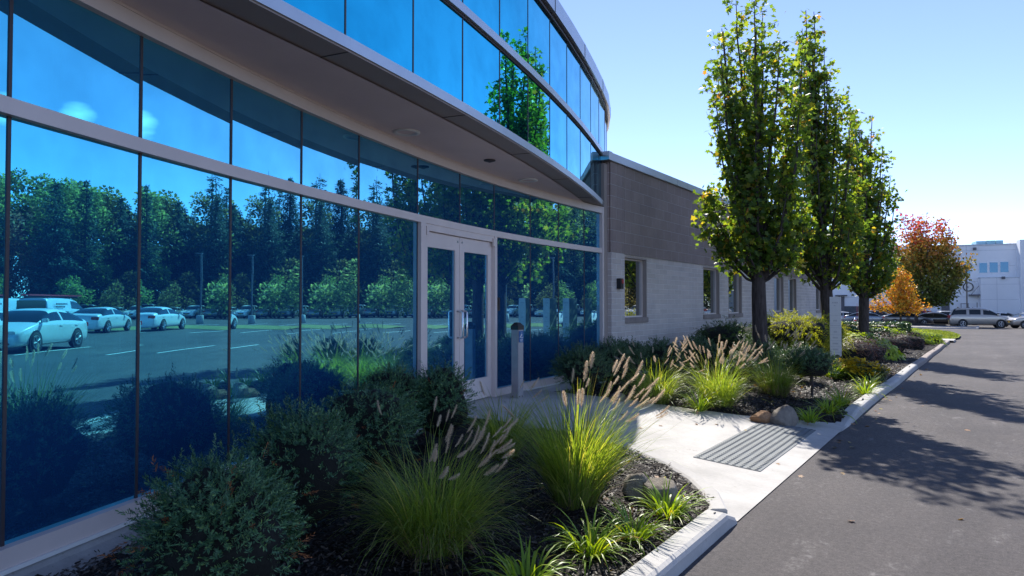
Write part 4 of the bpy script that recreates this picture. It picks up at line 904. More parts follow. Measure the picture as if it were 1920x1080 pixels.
# ================================================================== STREET FURNITURE
# sign pillar
SGRN = plain('grey_green_paint', (.20, .25, .19), .5, 0, .06, 3); SWHT = plain('off_white_sign_face', (.62, .60, .60), .45, 0, .04, 3); SGRY = plain('faded_lettering', (.40, .39, .42), .6); POSTM = plain('grey_post', (.20, .18, .18), .6)
x, y, z = plant(1566, 14.2); SB = (x, y, z)
sg = thing('sign_pillar', 'tall white directory pillar with a grey-green side and faint lettering in the bed', 'sign', SB, rad(8))
# local: white face towards -y (the camera side), green face towards -x
Wf, Df, Hs = .20, .34, 1.62; zb = .36
prof = [(-Wf / 2, zb), (Wf / 2 - .13, zb), (Wf / 2 - .11, zb + .05), (Wf / 2 - .07, zb + .075), (Wf / 2 - .03, zb + .065), (Wf / 2, zb + .03), (Wf / 2, Hs), (-Wf / 2, Hs)]
mb = MB(); mb.prism(prof, -Df / 2, Df / 2); mb.build('panel', SGRN, sg)
mb = MB(); mb.prism([(a * .995 + .0, b) for a, b in prof], -Df / 2 - .006, -Df / 2 - .001); wf = mb.build('sign_face', SWHT, sg)
mb = MB(); mb.box(Wf / 2 + .001, Wf / 2 + .006, -Df / 2, Df / 2, zb + .04, Hs); mb.build('sign_face', SWHT, sg)
mb = MB(); mb.box(-.03, .07, -.06, .06, -.1, zb + .06); mb.build('post', POSTM, sg)
mb = MB(); yy = -Df / 2 - .0075
def marks(zc, w, n, h=.022):
    for i in range(n): x0 = .004 - w / 2 + i * w / n; mb.box(x0, x0 + w / n * .62, yy, yy + .001, zc - h / 2, zc + h / 2)
marks(1.50, .11, 4, .03); marks(1.44, .05, 1, .012); marks(1.13, .07, 3, .035); marks(1.03, .17, 8, .012); marks(.90, .06, 3, .03); marks(.78, .10, 5, .03); marks(.66, .10, 5, .03); marks(.54, .10, 5, .03)
mb.build('lettering', SGRY, wf)
mb = MB()
for zc in (1.24, 1.08, .985, .84, .72, .60, .48): mb.box(-Wf / 2 + .004, Wf / 2 - .004, yy, yy + .0008, zc - .002, zc + .002)
mb.build('panel_line', SGRY, wf)

# bollard with the door-opener plate
x, y = gp(970, 746, .30); bd = thing('bollard', 'square grey steel bollard with black cap and blue wheelchair plate beside the door', 'bollard', (x, y, .295), rad(-4))
BOLM = plain('galvanised_bollard', (.36, .35, .37), .45, .4, .12, 8)
BLUE = plain('blue_plate', (.015, .11, .30), .4, 0, .05)
mb = MB(); s = .058; mb.box(-s, s, -s, s, 0, .93); mb.build('post', BOLM, bd, bevel=.006)
mb = MB(); c = s + .006; V = [(-c, -c, .90), (c, -c, .90), (c, c, .90), (-c, c, .90), (-c, -c, .95), (c, -c, .95), (c, c, .95), (-c, c, .95), (-.028, -.028, .995), (.028, -.028, .995), (.028, .028, .995), (-.028, .028, .995)]
mb.add(V, [(3, 2, 1, 0), (0, 1, 5, 4), (1, 2, 6, 5), (2, 3, 7, 6), (3, 0, 4, 7), (4, 5, 9, 8), (5, 6, 10, 9), (6, 7, 11, 10), (7, 4, 8, 11), (8, 9, 10, 11)]); mb.build('cap', BLACK, bd, bevel=.003)
# plate faces +x (local), pictogram proud of it
mb = MB(); mb.box(s + .001, s + .010, -.046, .046, .735, .885); pl = mb.build('plate', BLUE, bd, bevel=.003)
mb = MB(); X = s + .0125
mb.tube([(X, .0, .862), (X, .0, .864)], .008, 8); mb.tube([(X, .0, .85), (X, .003, .825), (X, -.018, .822), (X, -.026, .80), (X, -.034, .80)], .0042, 6)
mb.tube([(X, .004, .84), (X, -.014, .838)], .0035, 6); mb.tube([(X, .010 + .021 * cos(a), .812 + .021 * sin(a)) for a in np.linspace(rad(75), rad(345), 14)], .0036, 6)
for i in range(6): mb.box(X - .0015, X, -.028 + i * .0095, -.022 + i * .0095, .765, .773)
for i in range(5): mb.box(X - .0015, X, -.024 + i * .0095, -.018 + i * .0095, .75, .757)
mb.build('wheelchair_symbol', WHITE, pl)
mb = MB()
for zc in (.03, .918):
    for q in (-.035, .035): mb.lathe([(.007, 0), (.007, .004)], 8, 0, (q, 0, 0))
mb = MB(); mb.tube([(s, -.03, .03), (s + .005, -.03, .03)], .008, 8); mb.tube([(s, .03, .03), (s + .005, .03, .03)], .008, 8); mb.tube([(-.03, -s - .005, .03), (-.03, -s, .03)], .008, 8); mb.build('bolts', ALUD, bd)

# fire hydrant on the island
x, y, _ = at(1603, 569, 68); hy = thing('fire_hydrant', 'red fire hydrant with a silver bonnet beyond the clipped hedge', 'fire hydrant', (x, y, gzf(x, y) + .1))
REDH = plain('hydrant_red', (.50, .03, .04), .5)
mb = MB(); mb.lathe([(.16, 0), (.16, .05), (.11, .06), (.11, .50), (.14, .52), (.14, .56)], 14); mb.build('barrel', REDH, hy, True)
mb = MB(); mb.lathe([(.145, .561), (.15, .60), (.12, .68), (.06, .74), (.03, .745), (.03, .80)], 14); mb.build('bonnet', SILV, hy, True)
mb = MB(); mb.tube([(-.22, 0, .42), (.22, 0, .42)], .055, 10); mb.tube([(0, -.22, .38), (0, 0, .38)], .07, 10); mb.build('nozzles', SILV, hy)
mb = MB(); mb.tube([(.18, 0, .0), (.18, 0, 2.2)], .01, 6); mb.build('marker_rod', REDH, hy)

# ================================================================== VEHICLES
TYRE = plain('tyre_rubber', (.018, .018, .02), .85); RIMM = plain('alloy_rim', (.45, .45, .47), .35, .8, .05); CGL = NT('car_glass'); CGL = CGL.fin(CGL.pbr((.012, .018, .022), .06, 0, .45))
TAIL = plain('tail_lamp_lens', (.35, .012, .015), .25); HEAD = plain('head_lamp_lens', (.65, .66, .68), .12, .3); PLATE = plain('plate_orange', (.60, .36, .04), .5); CHRM = plain('chrome_trim', (.6, .6, .62), .2, 1)
def paint(name, c, metal=.0): return plain(name, c, .28, metal, .03, 1, 0, 60, 1.0)
P_WHITE = paint('white_car_paint', (.74, .75, .76)); P_SILV = paint('silver_car_paint', (.42, .43, .45), .5); P_GREY = paint('dark_grey_car_paint', (.085, .078, .080), .3); P_BLACK = paint('black_car_paint', (.015, .016, .02)); P_BLUE = paint('blue_grey_car_paint', (.15, .19, .25), .3)
P_RED = paint('red_car_paint', (.36, .02, .03)); P_TAN = paint('champagne_car_paint', (.40, .355, .31), .4); P_VAN = paint('white_van_paint', (.60, .66, .74)); P_LTG = paint('light_grey_car_paint', (.30, .31, .33), .4)
KINDS = {
 # stations: distance from the nose, top height, half width factor, lower edge; cabin = (windscreen base, roof front, roof rear, rear glass base)
 'sedan': dict(L=4.85, W=1.84, belt=.98, roofw=.74, zl=.20, wb=(.95, 3.75), wr=.345, cab=(1.18, 2.12, 3.45, 4.35), st=[(0, .54, .74), (.05, .65, .82), (.16, .74, .90), (.45, .85, .965), (.85, .94, 1), (1.18, 1.02, 1), (1.66, 1.27, 1), (2.12, 1.44, 1), (2.5, 1.495, 1), (2.9, 1.50, 1), (3.45, 1.44, 1), (3.9, 1.31, 1), (4.35, 1.14, .985), (4.62, 1.11, .95), (4.78, 1.06, .90), (4.83, .92, .87), (4.85, .62, .84)], bp=(2.78, 2.86)),
 'suv': dict(L=4.65, W=1.85, belt=1.08, roofw=.78, zl=.28, wb=(.92, 3.6), wr=.365, cab=(1.22, 1.95, 4.15, 4.55), st=[(0, .75, .80), (.10, .90, .88), (.45, 1.02, .96), (.92, 1.06, 1), (1.22, 1.12, 1), (1.95, 1.62, 1), (2.7, 1.70, 1), (4.15, 1.64, 1), (4.55, 1.10, .97), (4.60, .95, .95), (4.65, .60, .92)], bp=(2.72, 2.80)),
 'minivan': dict(L=5.14, W=2.0, belt=1.05, roofw=.80, zl=.24, wb=(.98, 4.05), wr=.35, cab=(1.0, 1.95, 4.70, 5.02), st=[(0, .66, .80), (.10, .82, .88), (.45, .95, .96), (.75, 1.02, .99), (1.0, 1.08, 1), (1.95, 1.66, 1), (2.9, 1.75, 1), (4.70, 1.70, 1), (5.02, 1.12, .98), (5.09, .95, .96), (5.14, .60, .93)], bp=(2.45, 2.54, 3.62, 3.70)),
 'van': dict(L=5.7, W=2.0, belt=1.25, roofw=.86, zl=.30, wb=(.95, 4.45), wr=.37, cab=(.85, 1.65, 5.60, 5.69), st=[(0, .85, .85), (.08, 1.02, .92), (.45, 1.12, .98), (.85, 1.24, 1), (1.65, 2.0, 1), (2.5, 2.08, 1), (4.6, 2.08, 1), (5.60, 2.05, 1), (5.69, 1.3, .99), (5.70, .6, .98)], bp=(2.5, 5.6)),
 'pickup': dict(L=5.6, W=1.98, belt=1.14, roofw=.76, zl=.38, wb=(1.0, 4.35), wr=.40, cab=(1.55, 2.2, 3.35, 3.62), st=[(0, .85, .86), (.08, 1.02, .94), (.5, 1.12, .98), (1.0, 1.16, 1), (1.55, 1.18, 1), (2.2, 1.76, 1), (2.8, 1.84, 1), (3.35, 1.80, 1), (3.62, 1.20, 1), (5.50, 1.18, .99), (5.58, 1.1, .98), (5.6, .65, .97)], bp=(2.78, 2.88)),
}
def build_wheel(root, x, y, r, sgn):
    mb = MB(); w = .105; pr = [(r * .62, -w), (r * .93, -w), (r, -w * .7), (r, w * .7), (r * .93, w), (r * .62, w)]; mb.lathe(pr, 22)
    o = mb.build('wheel', TYRE, root, True); o.location = (x, y, r); o.rotation_euler = (PI / 2 * -sgn, 0, 0)
    mb = MB(); mb.lathe([(r * .66, w * .55), (r * .66, w * 1.04), (r * .60, w * 1.04), (r * .56, w * .70), (.02, w * .70)], 22)
    for k in range(5):
        a = k * 2 * PI / 5
        for da in (-.16, .16): mb.tube([(r * .10 * cos(a), r * .10 * sin(a), w * .90), (r * .60 * cos(a + da), r * .60 * sin(a + da), w * .98)], .026, 5)
    mb.lathe([(r * .17, w * .7), (r * .17, w * 1.02), (.01, w * 1.04)], 10); mb.build('rim', RIMM, o)
def car(kind, mat, label, cat, loc, rz, group=None, detail=True, name=None, plate=None):
    K = KINDS[kind]; root = thing(name or kind.replace('suv', 'suv_car'), label, cat, loc, rz, group); L = K['L']; HW = K['W'] / 2; belt = K['belt']; cw, rf, rr_, rb = K['cab']; zl = K['zl']
    st = list(K['st']); extra = [cw + .14] + list(K['bp']) + [rb - .12, K['wb'][0], K['wb'][1]]
    def top(x): return float(np.interp(x, [s[0] for s in K['st']], [s[1] for s in K['st']]))
    def wf(x): return float(np.interp(x, [s[0] for s in K['st']], [s[2] for s in K['st']]))
    xs_ = sorted(set([s[0] for s in st] + [round(e, 3) for e in extra])); rings = []
    for x in xs_:
        t = top(x); w = HW * wf(x); bl = min(belt, t - .03); zlo = zl + (.10 if x < .05 or x > L - .06 else 0)
        if cw < x < rb: k = min(1, max(0, (t - belt) / max(.05, top((rf + rr_) / 2) - belt))); w4 = w * (1 - .10 * k) if True else w; wr_ = w * (1 - (1 - K['roofw']) * k); z4 = t - .07 * k - .01
        else: wr_ = w * .90; z4 = t - .035; 
        rings.append([(0, zlo), (w * .82, zlo), (w * .96, zlo + .09), (w, (zlo + bl) * .52), (w * .985, bl - .05), (w * .955, bl), (wr_, max(z4, bl + .004)), (wr_ * .80, max(t - .008, bl + .008)), (0, t)])
    body = MB(); gl = {'windscreen': MB(), 'rear_window': MB(), 'side_window': MB()}
    def P(i, j, s): y, z = rings[i][j]; return (L / 2 - xs_[i], y * s, z)
    for i in range(len(xs_) - 1):
        xa, xb = xs_[i], xs_[i + 1]; xm = (xa + xb) / 2
        for s in (1, -1):
            for j in range(8):
                q = [P(i, j, s), P(i + 1, j, s), P(i + 1, j + 1, s), P(i, j + 1, s)]
                if s > 0: q = q[::-1]
                tgt = body
                pillar = any(abs(xm - (K['bp'][k] + K['bp'][k + 1]) / 2) < .06 for k in range(0, len(K['bp']) - 1, 2) if K['bp'][k + 1] - K['bp'][k] < .2)
                if kind == 'van' and xm > K['bp'][0] and j == 5: pass
                elif j == 5 and cw + .1 < xm < rb - .05 and not pillar: tgt = gl['side_window']
                elif j in (6, 7) and cw < xm < rf: tgt = gl['windscreen']
                elif j in (6, 7) and rr_ < xm < rb and kind != 'van': tgt = gl['rear_window']
                tgt.add(q, [(0, 1, 2, 3)])
    for i, fl in ((0, 0), (len(xs_) - 1, 1)):
        r1 = [P(i, j, 1) for j in range(9)] + [P(i, j, -1) for j in range(7, 0, -1)]; body.add(r1 if not fl else r1[::-1], [tuple(range(len(r1)))])
    if kind == 'pickup': pass
    J = MB(); J.add(body.v, body.f, 0); names = ['body'] + list(gl)
    for gi, g in enumerate(gl.values()): J.add(g.v, g.f, gi + 1)
    me = bpy.data.meshes.new('shell'); me.from_pydata(J.v, [], J.f); me.polygons.foreach_set('material_index', J.m)
    for _ in range(4): me.materials.append(None)
    bm = bmesh.new(); bm.from_mesh(me); bmesh.ops.remove_doubles(bm, verts=bm.verts, dist=.0005); bmesh.ops.recalc_face_normals(bm, faces=bm.faces); bm.to_mesh(me); bm.free()
    to = bpy.data.objects.new('shell', me); COL.objects.link(to); md = to.modifiers.new('s', 'SUBSURF'); md.levels = 2 if detail else 1
    ev = to.evaluated_get(bpy.context.evaluated_depsgraph_get()); m2 = ev.to_mesh(); VV = [tuple(v.co) for v in m2.vertices]; PP = [(tuple(p.vertices), p.material_index) for p in m2.polygons]
    ev.to_mesh_clear(); bpy.data.objects.remove(to); bpy.data.meshes.remove(me)
    for gi, nm in enumerate(names):
        Fs = [p for p, m_ in PP if m_ == gi]
        if not Fs: continue
        use = sorted({i for f in Fs for i in f}); mp_ = {v: k for k, v in enumerate(use)}
        o = mesh_obj(nm, [VV[i] for i in use], [tuple(mp_[i] for i in f) for f in Fs], mat if gi == 0 else CGL, root, True)
        if gi == 0: o.data.set_sharp_from_angle(angle=rad(50))
    xr = L / 2
    for xw in K['wb']:
        for s in (1, -1):
            hw = HW * wf(xw)
            mb = MB(); mb.lathe([(K['wr'] * 1.17, -.02), (K['wr'] * 1.17, .012), (K['wr'] * .5, .012)], 22); o = mb.build('wheel_arch', BLACK, root); o.location = (xr - xw, s * (hw - .012), K['wr'] * 1.02); o.rotation_euler = (-PI / 2 * s, 0, 0)
            build_wheel(root, xr - xw, s * (hw - .085), K['wr'], s)
    zt = min(belt - .18, .78) + (.12 if kind in ('suv', 'van', 'pickup') else 0)
    for s in (1, -1):
        y0, y1 = s * HW * .40, s * HW * .76
        mb = MB(); mb.box(xr - .26, xr - .05, min(y0, y1), max(y0, y1), zt - .14, zt - .04); mb.build('headlight', HEAD, root, bevel=.02)
        y0, y1 = s * HW * .52, s * HW * .905; zt2 = zt + .10
        mb = MB(); mb.box(-xr + .0 - .005, -xr + .26, min(y0, y1), max(y0, y1), zt2 - .10, zt2 + .08 + (.12 if kind in ('minivan', 'suv', 'van', 'pickup') else 0)); mb.build('tail_light', TAIL, root, bevel=.02)
        xm = xr - cw - .22; mb = MB(); mb.box(xm - .06, xm + .10, min(s * HW * .97, s * (HW + .17)), max(s * HW * .97, s * (HW + .17)), belt + .02, belt + .16); mb.build('wing_mirror', mat if kind != 'van' else BLACK, root, bevel=.03)
    gw, gh = (.26, .06) if kind == 'sedan' else (.42, .14)
    mb = MB(); mb.box(xr - .09, xr + .008, -HW * gw, HW * gw, zl + .30, zl + .30 + gh); mb.build('grille', BLACK, root, bevel=.01)
    mb = MB(); mb.box(xr - .12, xr + .004, -HW * .62, HW * .62, zl + .10, zl + .16); mb.build('air_intake', BLACK, root, bevel=.01)
    for (xa, xb) in ((xr - .0, xr + .018), (-xr - .014, -xr))[(1 if plate == 'rear' else 0):]:
        mb = MB(); mb.box(xa, xb, -.16, .16, zl + .24, zl + .38); mb.build('number_plate', PLATE, root)
    if detail:
        for s in (1, -1):
            mb = MB()
            for xd in (K['bp'][0] - .18, (K['bp'][1] if K['bp'][1] < rb - 1 else K['bp'][0]) + .85): xx = xr - xd; mb.box(xx - .09, xx + .09, min(s * HW * .985, s * (HW * .985 + .022)), max(s * HW * .985, s * (HW * .985 + .022)), belt - .13, belt - .095)
            mb.build('door_handle', mat, root)
    return root
def rz_of(hx, hy): return math.atan2(hy, hx)
def camdir(X, Y): return toscene(X, Y)
RD = rz_of(*camdir(.95, -.30)); LD = RD + PI; AW = rz_of(*camdir(.35, .94))
def park(px, d, kind, mat, label, cat, rz, detail=False, name=None, plate=None):
    x, y, _ = at(px, 569, d); return car(kind, mat, label, cat, (x, y, gzf(x, y)), rz, 'cars in the far car park', detail, name, plate)
park(1572, 79, 'sedan', P_SILV, 'silver saloon with its tail to the sign pillar, leftmost of the far cars', 'car', LD)
park(1627, 77, 'sedan', P_BLUE, 'blue-grey saloon behind the third tree trunk', 'car', RD - .12)
park(1650, 84, 'suv', P_BLACK, 'dark car half hidden between the blue-grey and the dark grey saloon', 'car', RD - .3)
park(1700, 75, 'sedan', P_GREY, 'dark grey saloon behind the orange sapling and the red maple trunk', 'car', RD - .05, True)
park(1757, 76.5, 'sedan', P_BLACK, 'black saloon just left of the champagne minivan', 'car', RD - .25)
park(1667, 93, 'sedan', P_RED, 'red car of which only the roof shows behind the dark saloon', 'car', RD)
park(1738, 91, 'suv', P_RED, 'red wagon behind the black saloon, by the far building', 'car', RD)
park(1768, 85, 'suv', P_SILV, 'silver off-roader seen from behind, left of the minivan roof', 'car', AW)
park(1836, 67, 'minivan', P_TAN, 'champagne minivan parked broadside in front of the far white building', 'minivan', RD - .16, True).scale = (1, 1, 1.12)
park(1852, 80, 'suv', P_WHITE, 'white car whose roof shows over the minivan', 'car', RD - .35)
park(1884, 86, 'sedan', P_WHITE, 'white saloon behind the bonnet of the minivan', 'car', RD - .5)
park(1914, 93, 'sedan', P_RED, 'red car at the right edge by the white wall', 'car', LD)
park(1922, 71, 'sedan', P_WHITE, 'white car at the right edge behind the tan off-roader', 'car', LD + .2)
park(1944, 64, 'suv', P_TAN, 'tan off-roader with dark wheel arches cut off by the right edge', 'car', LD + .1, True)

# cars of the front car park, seen in the mirror glass
def parkr(k, fpx, fy, rpx, ry, kind, mat, label, cat, hc=1.64, detail=True, group='cars in the front car park'):
    Df_ = hc * F / (fy - 569); Dr = hc * F / (ry - 569); a = refl(k, fpx, 569, Df_); b = refl(k, rpx, 569, Dr); x, y = (a[0] + b[0]) / 2, (a[1] + b[1]) / 2
    return car(kind, mat, label, cat, (x, y, gzf(x, y)), rz_of(a[0] - b[0], a[1] - b[1]), group, detail, None, 'rear')
c1 = parkr(0, 16, 660, 99, 650, 'sedan', P_WHITE, 'white saloon facing the building, nearest of those mirrored in the left pane', 'car')
c2 = parkr(0, 211, 618.7, 170, 621.7, 'sedan', P_WHITE, 'white saloon mirrored from behind, repeated across the left panes', 'car')
for o in (c1, c2): o.rotation_euler[2] = round((o.rotation_euler[2] - PI / 2) / PI) * PI + PI / 2
c0 = dup(c1, (c1.location.x + 2.75, c1.location.y - .1, gzf(c1.location.x, c1.location.y)), c1.rotation_euler[2], 'white saloon at the very left edge of the glass, beside the nearest mirrored car')
rx, ry, _ = refl(0, 104, 569, 45); vn = car('van', P_VAN, 'white work van with a red ladder on its roof, in the mirrored car park', 'van', (rx, ry, gzf(rx, ry)), PI / 2, 'vans in the front car park', False)
mb = MB(); ld = thing('ladder', 'long red ladder lying on the roof of the mirrored work van', 'ladder', (rx, ry, gzf(rx, ry) + 2.20), PI / 2)
for s in (-.22, .22): mb = MB(); mb.box(-3.6, 3.2, s - .02, s + .02, 0, .08); mb.build('rail', REDH, ld)
mb = MB(); [mb.tube([(-3.4 + i * .34, -.2, .04), (-3.4 + i * .34, .2, .04)], .016, 5) for i in range(20)]; mb.build('rungs', REDH, ld)
rk = MB(); [rk.box(xx - .03, xx + .03, -.8, .8, 2.06, 2.19) for xx in (-2.2, 0, 1.4)]; rk.build('roof_rack', BLACK, vn)
mb = MB(); LETB = plain('dark_lettering', (.05, .06, .09), .5)
for s in (1, -1):
    for (x0, n_, z0, h_) in ((-1.9, 9, 1.62, .11), (-1.9, 7, 1.44, .09), (-1.6, 8, 1.08, .11)):
        for i in range(n_): mb.box(x0 + i * .16, x0 + i * .16 + .11, min(s * 1.0, s * 1.006), max(s * 1.0, s * 1.006), z0, z0 + h_)
mb.build('lettering', LETB, vn)
mb = MB(); mb.box(-2.86, -2.845, -.85, .85, 1.25, 1.9); mb.build('rear_window', CGL, vn)
rx2, ry2 = rx + 3.2, ry + .4; car('van', P_VAN, 'second white van parked right behind the work van with the ladder', 'van', (rx2, ry2, gzf(rx2, ry2)), PI / 2, 'vans in the front car park', False)
fl = [(P_LTG, 'pickup', 'light grey pickup'), (P_SILV, 'sedan', 'silver saloon'), (P_WHITE, 'suv', 'white off-roader'), (P_GREY, 'sedan', 'dark grey saloon'), (P_LTG, 'suv', 'grey off-roader'), (P_BLUE, 'sedan', 'blue-grey saloon')]
protos = [None] * 6; posn = ['fourth from the far end', 'third from the far end', 'second from the far end', 'at the near end', 'beside the near end one']
for i in range(13):
    m_, kd, lb = fl[(i * 5) % 6]; j = (i * 5) % 6; x = 16.6 + 2.75 * i + .3; y = 86.5 + .25 * sin(i * 3); rz = -PI / 2 if i % 3 else PI / 2
    wh = ('first', 'second', 'third', 'fourth', 'fifth', 'sixth', 'seventh', 'eighth', 'ninth', 'tenth', 'eleventh', 'twelfth', 'thirteenth')[i]
    lab = f'{lb}, {wh} from the left in the mirrored far row before the trees'
    if protos[j] is None: protos[j] = car(kd, m_, lab, 'car', (x, y, gzf(x, y)), rz, 'far row of the front car park', False)
    else: dup(protos[j], (x, y, gzf(x, y)), rz, lab)
for i, (x, j, lb) in enumerate(((24.5, 0, 'light grey pickup alone in the middle row, mirrored right of the door'), (33, 1, 'silver saloon in the middle row mirrored by the card reader'), (41, 2, 'white off-roader in the middle row, mirrored at the last panes'))):
    if protos[j]: dup(protos[j], (x, 54.6, gzf(x, 54.6)), PI / 2, lb, 'middle row of the front car park')

# light poles
POLE = plain('bronze_light_pole', (.09, .085, .09), .5, .3); 
def light_pole(label, x, y, h, base=.75, rz=0):
    t = thing('light_pole', label, 'light pole', (x, y, gzf(x, y)), rz, 'car park light poles'); mb = MB(); mb.lathe([(.30, -.1), (.30, base - .03), (.27, base)], 18); mb.build('concrete_base', KERBM, t, True)
    mb = MB(); mb.box(-.06, .06, -.06, .06, base, h); mb.build('pole', POLE, t); mb = MB(); mb.box(-.12, .42, -.13, .13, h - .02, h + .08); mb.build('lamp_head', POLE, t); return t
x, y, _ = refl(1, 376, 569, 57); light_pole('light pole on a concrete drum, mirrored in pane after pane', x, y, 5.9)
x, y, _ = at(1813, 569, 80); light_pole('slim light pole rising behind the minivan before the white building', x, y, 6.6, .4, RD)
for i, (x, y, lb) in enumerate(((21.5, 50.5, 'small parking sign on a post at the grass strip, mirrored left of the door'), (23.4, 50.9, 'parking sign beside its twin, mirrored between the door leaves'))):
    t = thing('parking_sign', lb, 'sign', (x, y, gzf(x, y)), 0, 'parking signs on the grass strip'); mb = MB(); mb.tube([(0, 0, 0), (0, 0, 2.1)], .03, 6); mb.build('post', SILV, t); mb = MB(); mb.box(-.16, .16, -.05, -.032, 1.55, 2.05); mb.build('plate', BLUE, t)

# ================================================================== FAR WHITE BUILDING
FW = plain('white_precast_panel', (.78, .80, .83), .8, 0, .05, .3); FW2 = plain('grey_joint', (.55, .58, .62), .8); FDK = plain('dark_block_base', (.09, .10, .115), .9, 0, .2, 3); FDOOR = plain('grey_steel_door', (.10, .10, .12), .5); FBL = plain('light_blue_roof_unit', (.22, .40, .50), .5, .2)  # the joint grey also covers the parapets
fx, fy, _ = at(1860, 569, 90); FR = math.atan2(-.30 * 0 + .228, .974); fzb = gzf(fx, fy)
fb = thing('warehouse_building', 'large plain white two-storey building across the far car park', 'building', (fx, fy, fzb), FR)
def fpt(px, py):
    X, Y, Z = ray(px, py); dx, dy = toscene(X, Y); c, s = cos(FR), sin(FR); n = (s, -c)
    k = (fx * n[0] + fy * n[1]) / (dx * n[0] + dy * n[1]); x, y, z = dx * k, dy * k, CZ + Z * k; return (x - fx) * c + (y - fy) * s, z - fzb
xl = -42; xr_ = fpt(1905, 460)[0]; zt = fpt(1860, 460)[1]; xs1 = fpt(1834, 520)[0]; zs1 = fpt(1860, 522)[1]; z2 = fpt(1912, 451)[1]
mb = MB(); mb.box(xl, xr_, 0, 14, -.3, zt); mb.build('wall', FW, fb)
mb = MB(); mb.box(xr_ + .001, xr_ + 22, -1.6, 14, -.3, z2); mb.build('wall', FW, fb)
mb = MB(); mb.box(xs1, xr_ - .001, -1.2, -.001, -.3, zs1); mb.build('lower_wall', FW, fb)
mb = MB(); mb.box(xl - .1, xr_, -.10, 14.1, zt + .001, zt + .18); mb.build('parapet', FW2, fb)
mb = MB(); mb.box(xs1 - .05, xr_ - .01, -1.25, -.01, zs1 + .001, zs1 + .12); mb.build('parapet', FW2, fb)
mb = MB()
for zz in np.arange(1.4, zt, 2.05): mb.box(xl, xr_ - .1, -.004, .01, zz - .03, zz + .03)
for xx in np.arange(xl, xr_ - 1, 5.6): mb.box(xx - .03, xx + .03, -.0055, .01, 0, zt)
for zz in (1.2, 3.1, zs1 - .8): mb.box(xs1 + .02, xr_ - .1, -1.205, -1.19, zz - .025, zz + .025)
for xx in (xs1 + .42 * (xr_ - xs1),): mb.box(xx - .025, xx + .025, -1.2065, -1.19, 0, zs1)
mb.build('panel_joint', FW2, fb)
zd = fpt(1600, 574)[1]; xa = fpt(1700, 574)[0]; mb = MB(); mb.box(xl, xa, -.06, -.0065, -.3, zd); mb.build('plinth', FDK, fb)
mb = MB(); zd2 = fpt(1860, 591)[1]; mb.box(xa + .01, xs1 - .01, -.06, -.0065, -.3, max(.2, zd2)); mb.box(xs1 + .0, xr_ + 20, -1.65, -1.21, -.3, max(.2, zd2)); mb.build('plinth', FDK, fb)
for (p0, p1, q0, q1) in ((1836, 1850.5, 493, 511.5), (1855.5, 1870.5, 492, 511), (1875.5, 1890.5, 491, 510.5), (1786, 1800, 496, 513), (1805, 1819, 495, 512.5)):
    x0, z0 = fpt(p0, q1); x1, z1 = fpt(p1, q0); mb = MB(); mb.box(x0 - .06, x1 + .06, -.05, -.006, z0 - .06, z1 + .06); w = mb.build('window', FW, fb); mb = MB(); mb.box(x0, x1, -.058, -.0505, z0, z1); mb.build('pane', G_TEAL, w)
for (p0, p1, q0) in ((1571, 1583, 556), (1764.5, 1780, 556)):
    x0, z0 = fpt(p0, q0); x1, _ = fpt(p1, q0); mb = MB(); mb.box(x0, x1, -.12, -.061, -.0, z0); mb.build('door', FDOOR, fb); mb = MB(); mb.box(x0 - .35, x1 + .35, -.5, -.007, z0 + .05, z0 + .22); mb.build('door_canopy', FDOOR, fb)
for (px, py) in ((1827, 466.5), (1875.5, 521.5), (1566, 559)):
    x0, z0 = fpt(px, py); yy = -1.2 if px == 1875.5 else 0; mb = MB(); mb.box(x0 - .16, x0 + .16, yy - .35, yy - .008, z0 - .18, z0 + .16); mb.build('wall_light', FDOOR, fb)
x0, z0 = fpt(1815, 538); mb = MB(); mb.lathe([(.60, 0), (.60, .18), (.50, .20), (.50, .10), (.02, .10)], 28); o = mb.build('clock', BLACK, fb); o.location = (x0, -.01, z0); o.rotation_euler = (PI / 2, 0, 0)
mb = MB(); mb.lathe([(.49, .09), (.49, .115), (.01, .115)], 28); mb.build('clock_face', WHITE, o)
mb = MB(); [mb.box(-.10, .12, yy_ - .022, yy_ + .022, .116, .125) for yy_ in (-.13, 0, .13)]; mb.box(-.12, -.07, -.15, .15, .116, .125); mb.build('clock_mark', BLACK, o)
x0, z0 = fpt(1816, 553.5); x1, _ = fpt(1834, 553.5); mb = MB(); mb.box(x0, x1 - .01, -1.1, -.01, z0 - .1, z0 + .1); cn = mb.build('canopy', FDOOR, fb); mb = MB(); mb.tube([(x0 + .1, -1.0, z0 + .1), (x1 - .05, -.6, z0 + 1.2)], .03, 5); mb.build('tie_rod', FDOOR, cn)
for (p0, p1, q) in ((1836, 1855, 452), (1855.5, 1873, 451), (1874, 1888, 450.5)):
    xa_, za = fpt(p0, q); xb_, _ = fpt(p1 - .5, q); mb = MB(); mb.box(xa_, xb_, 1.5, 4, zt, za + .12); mb.build('roof_unit', FBL, fb)
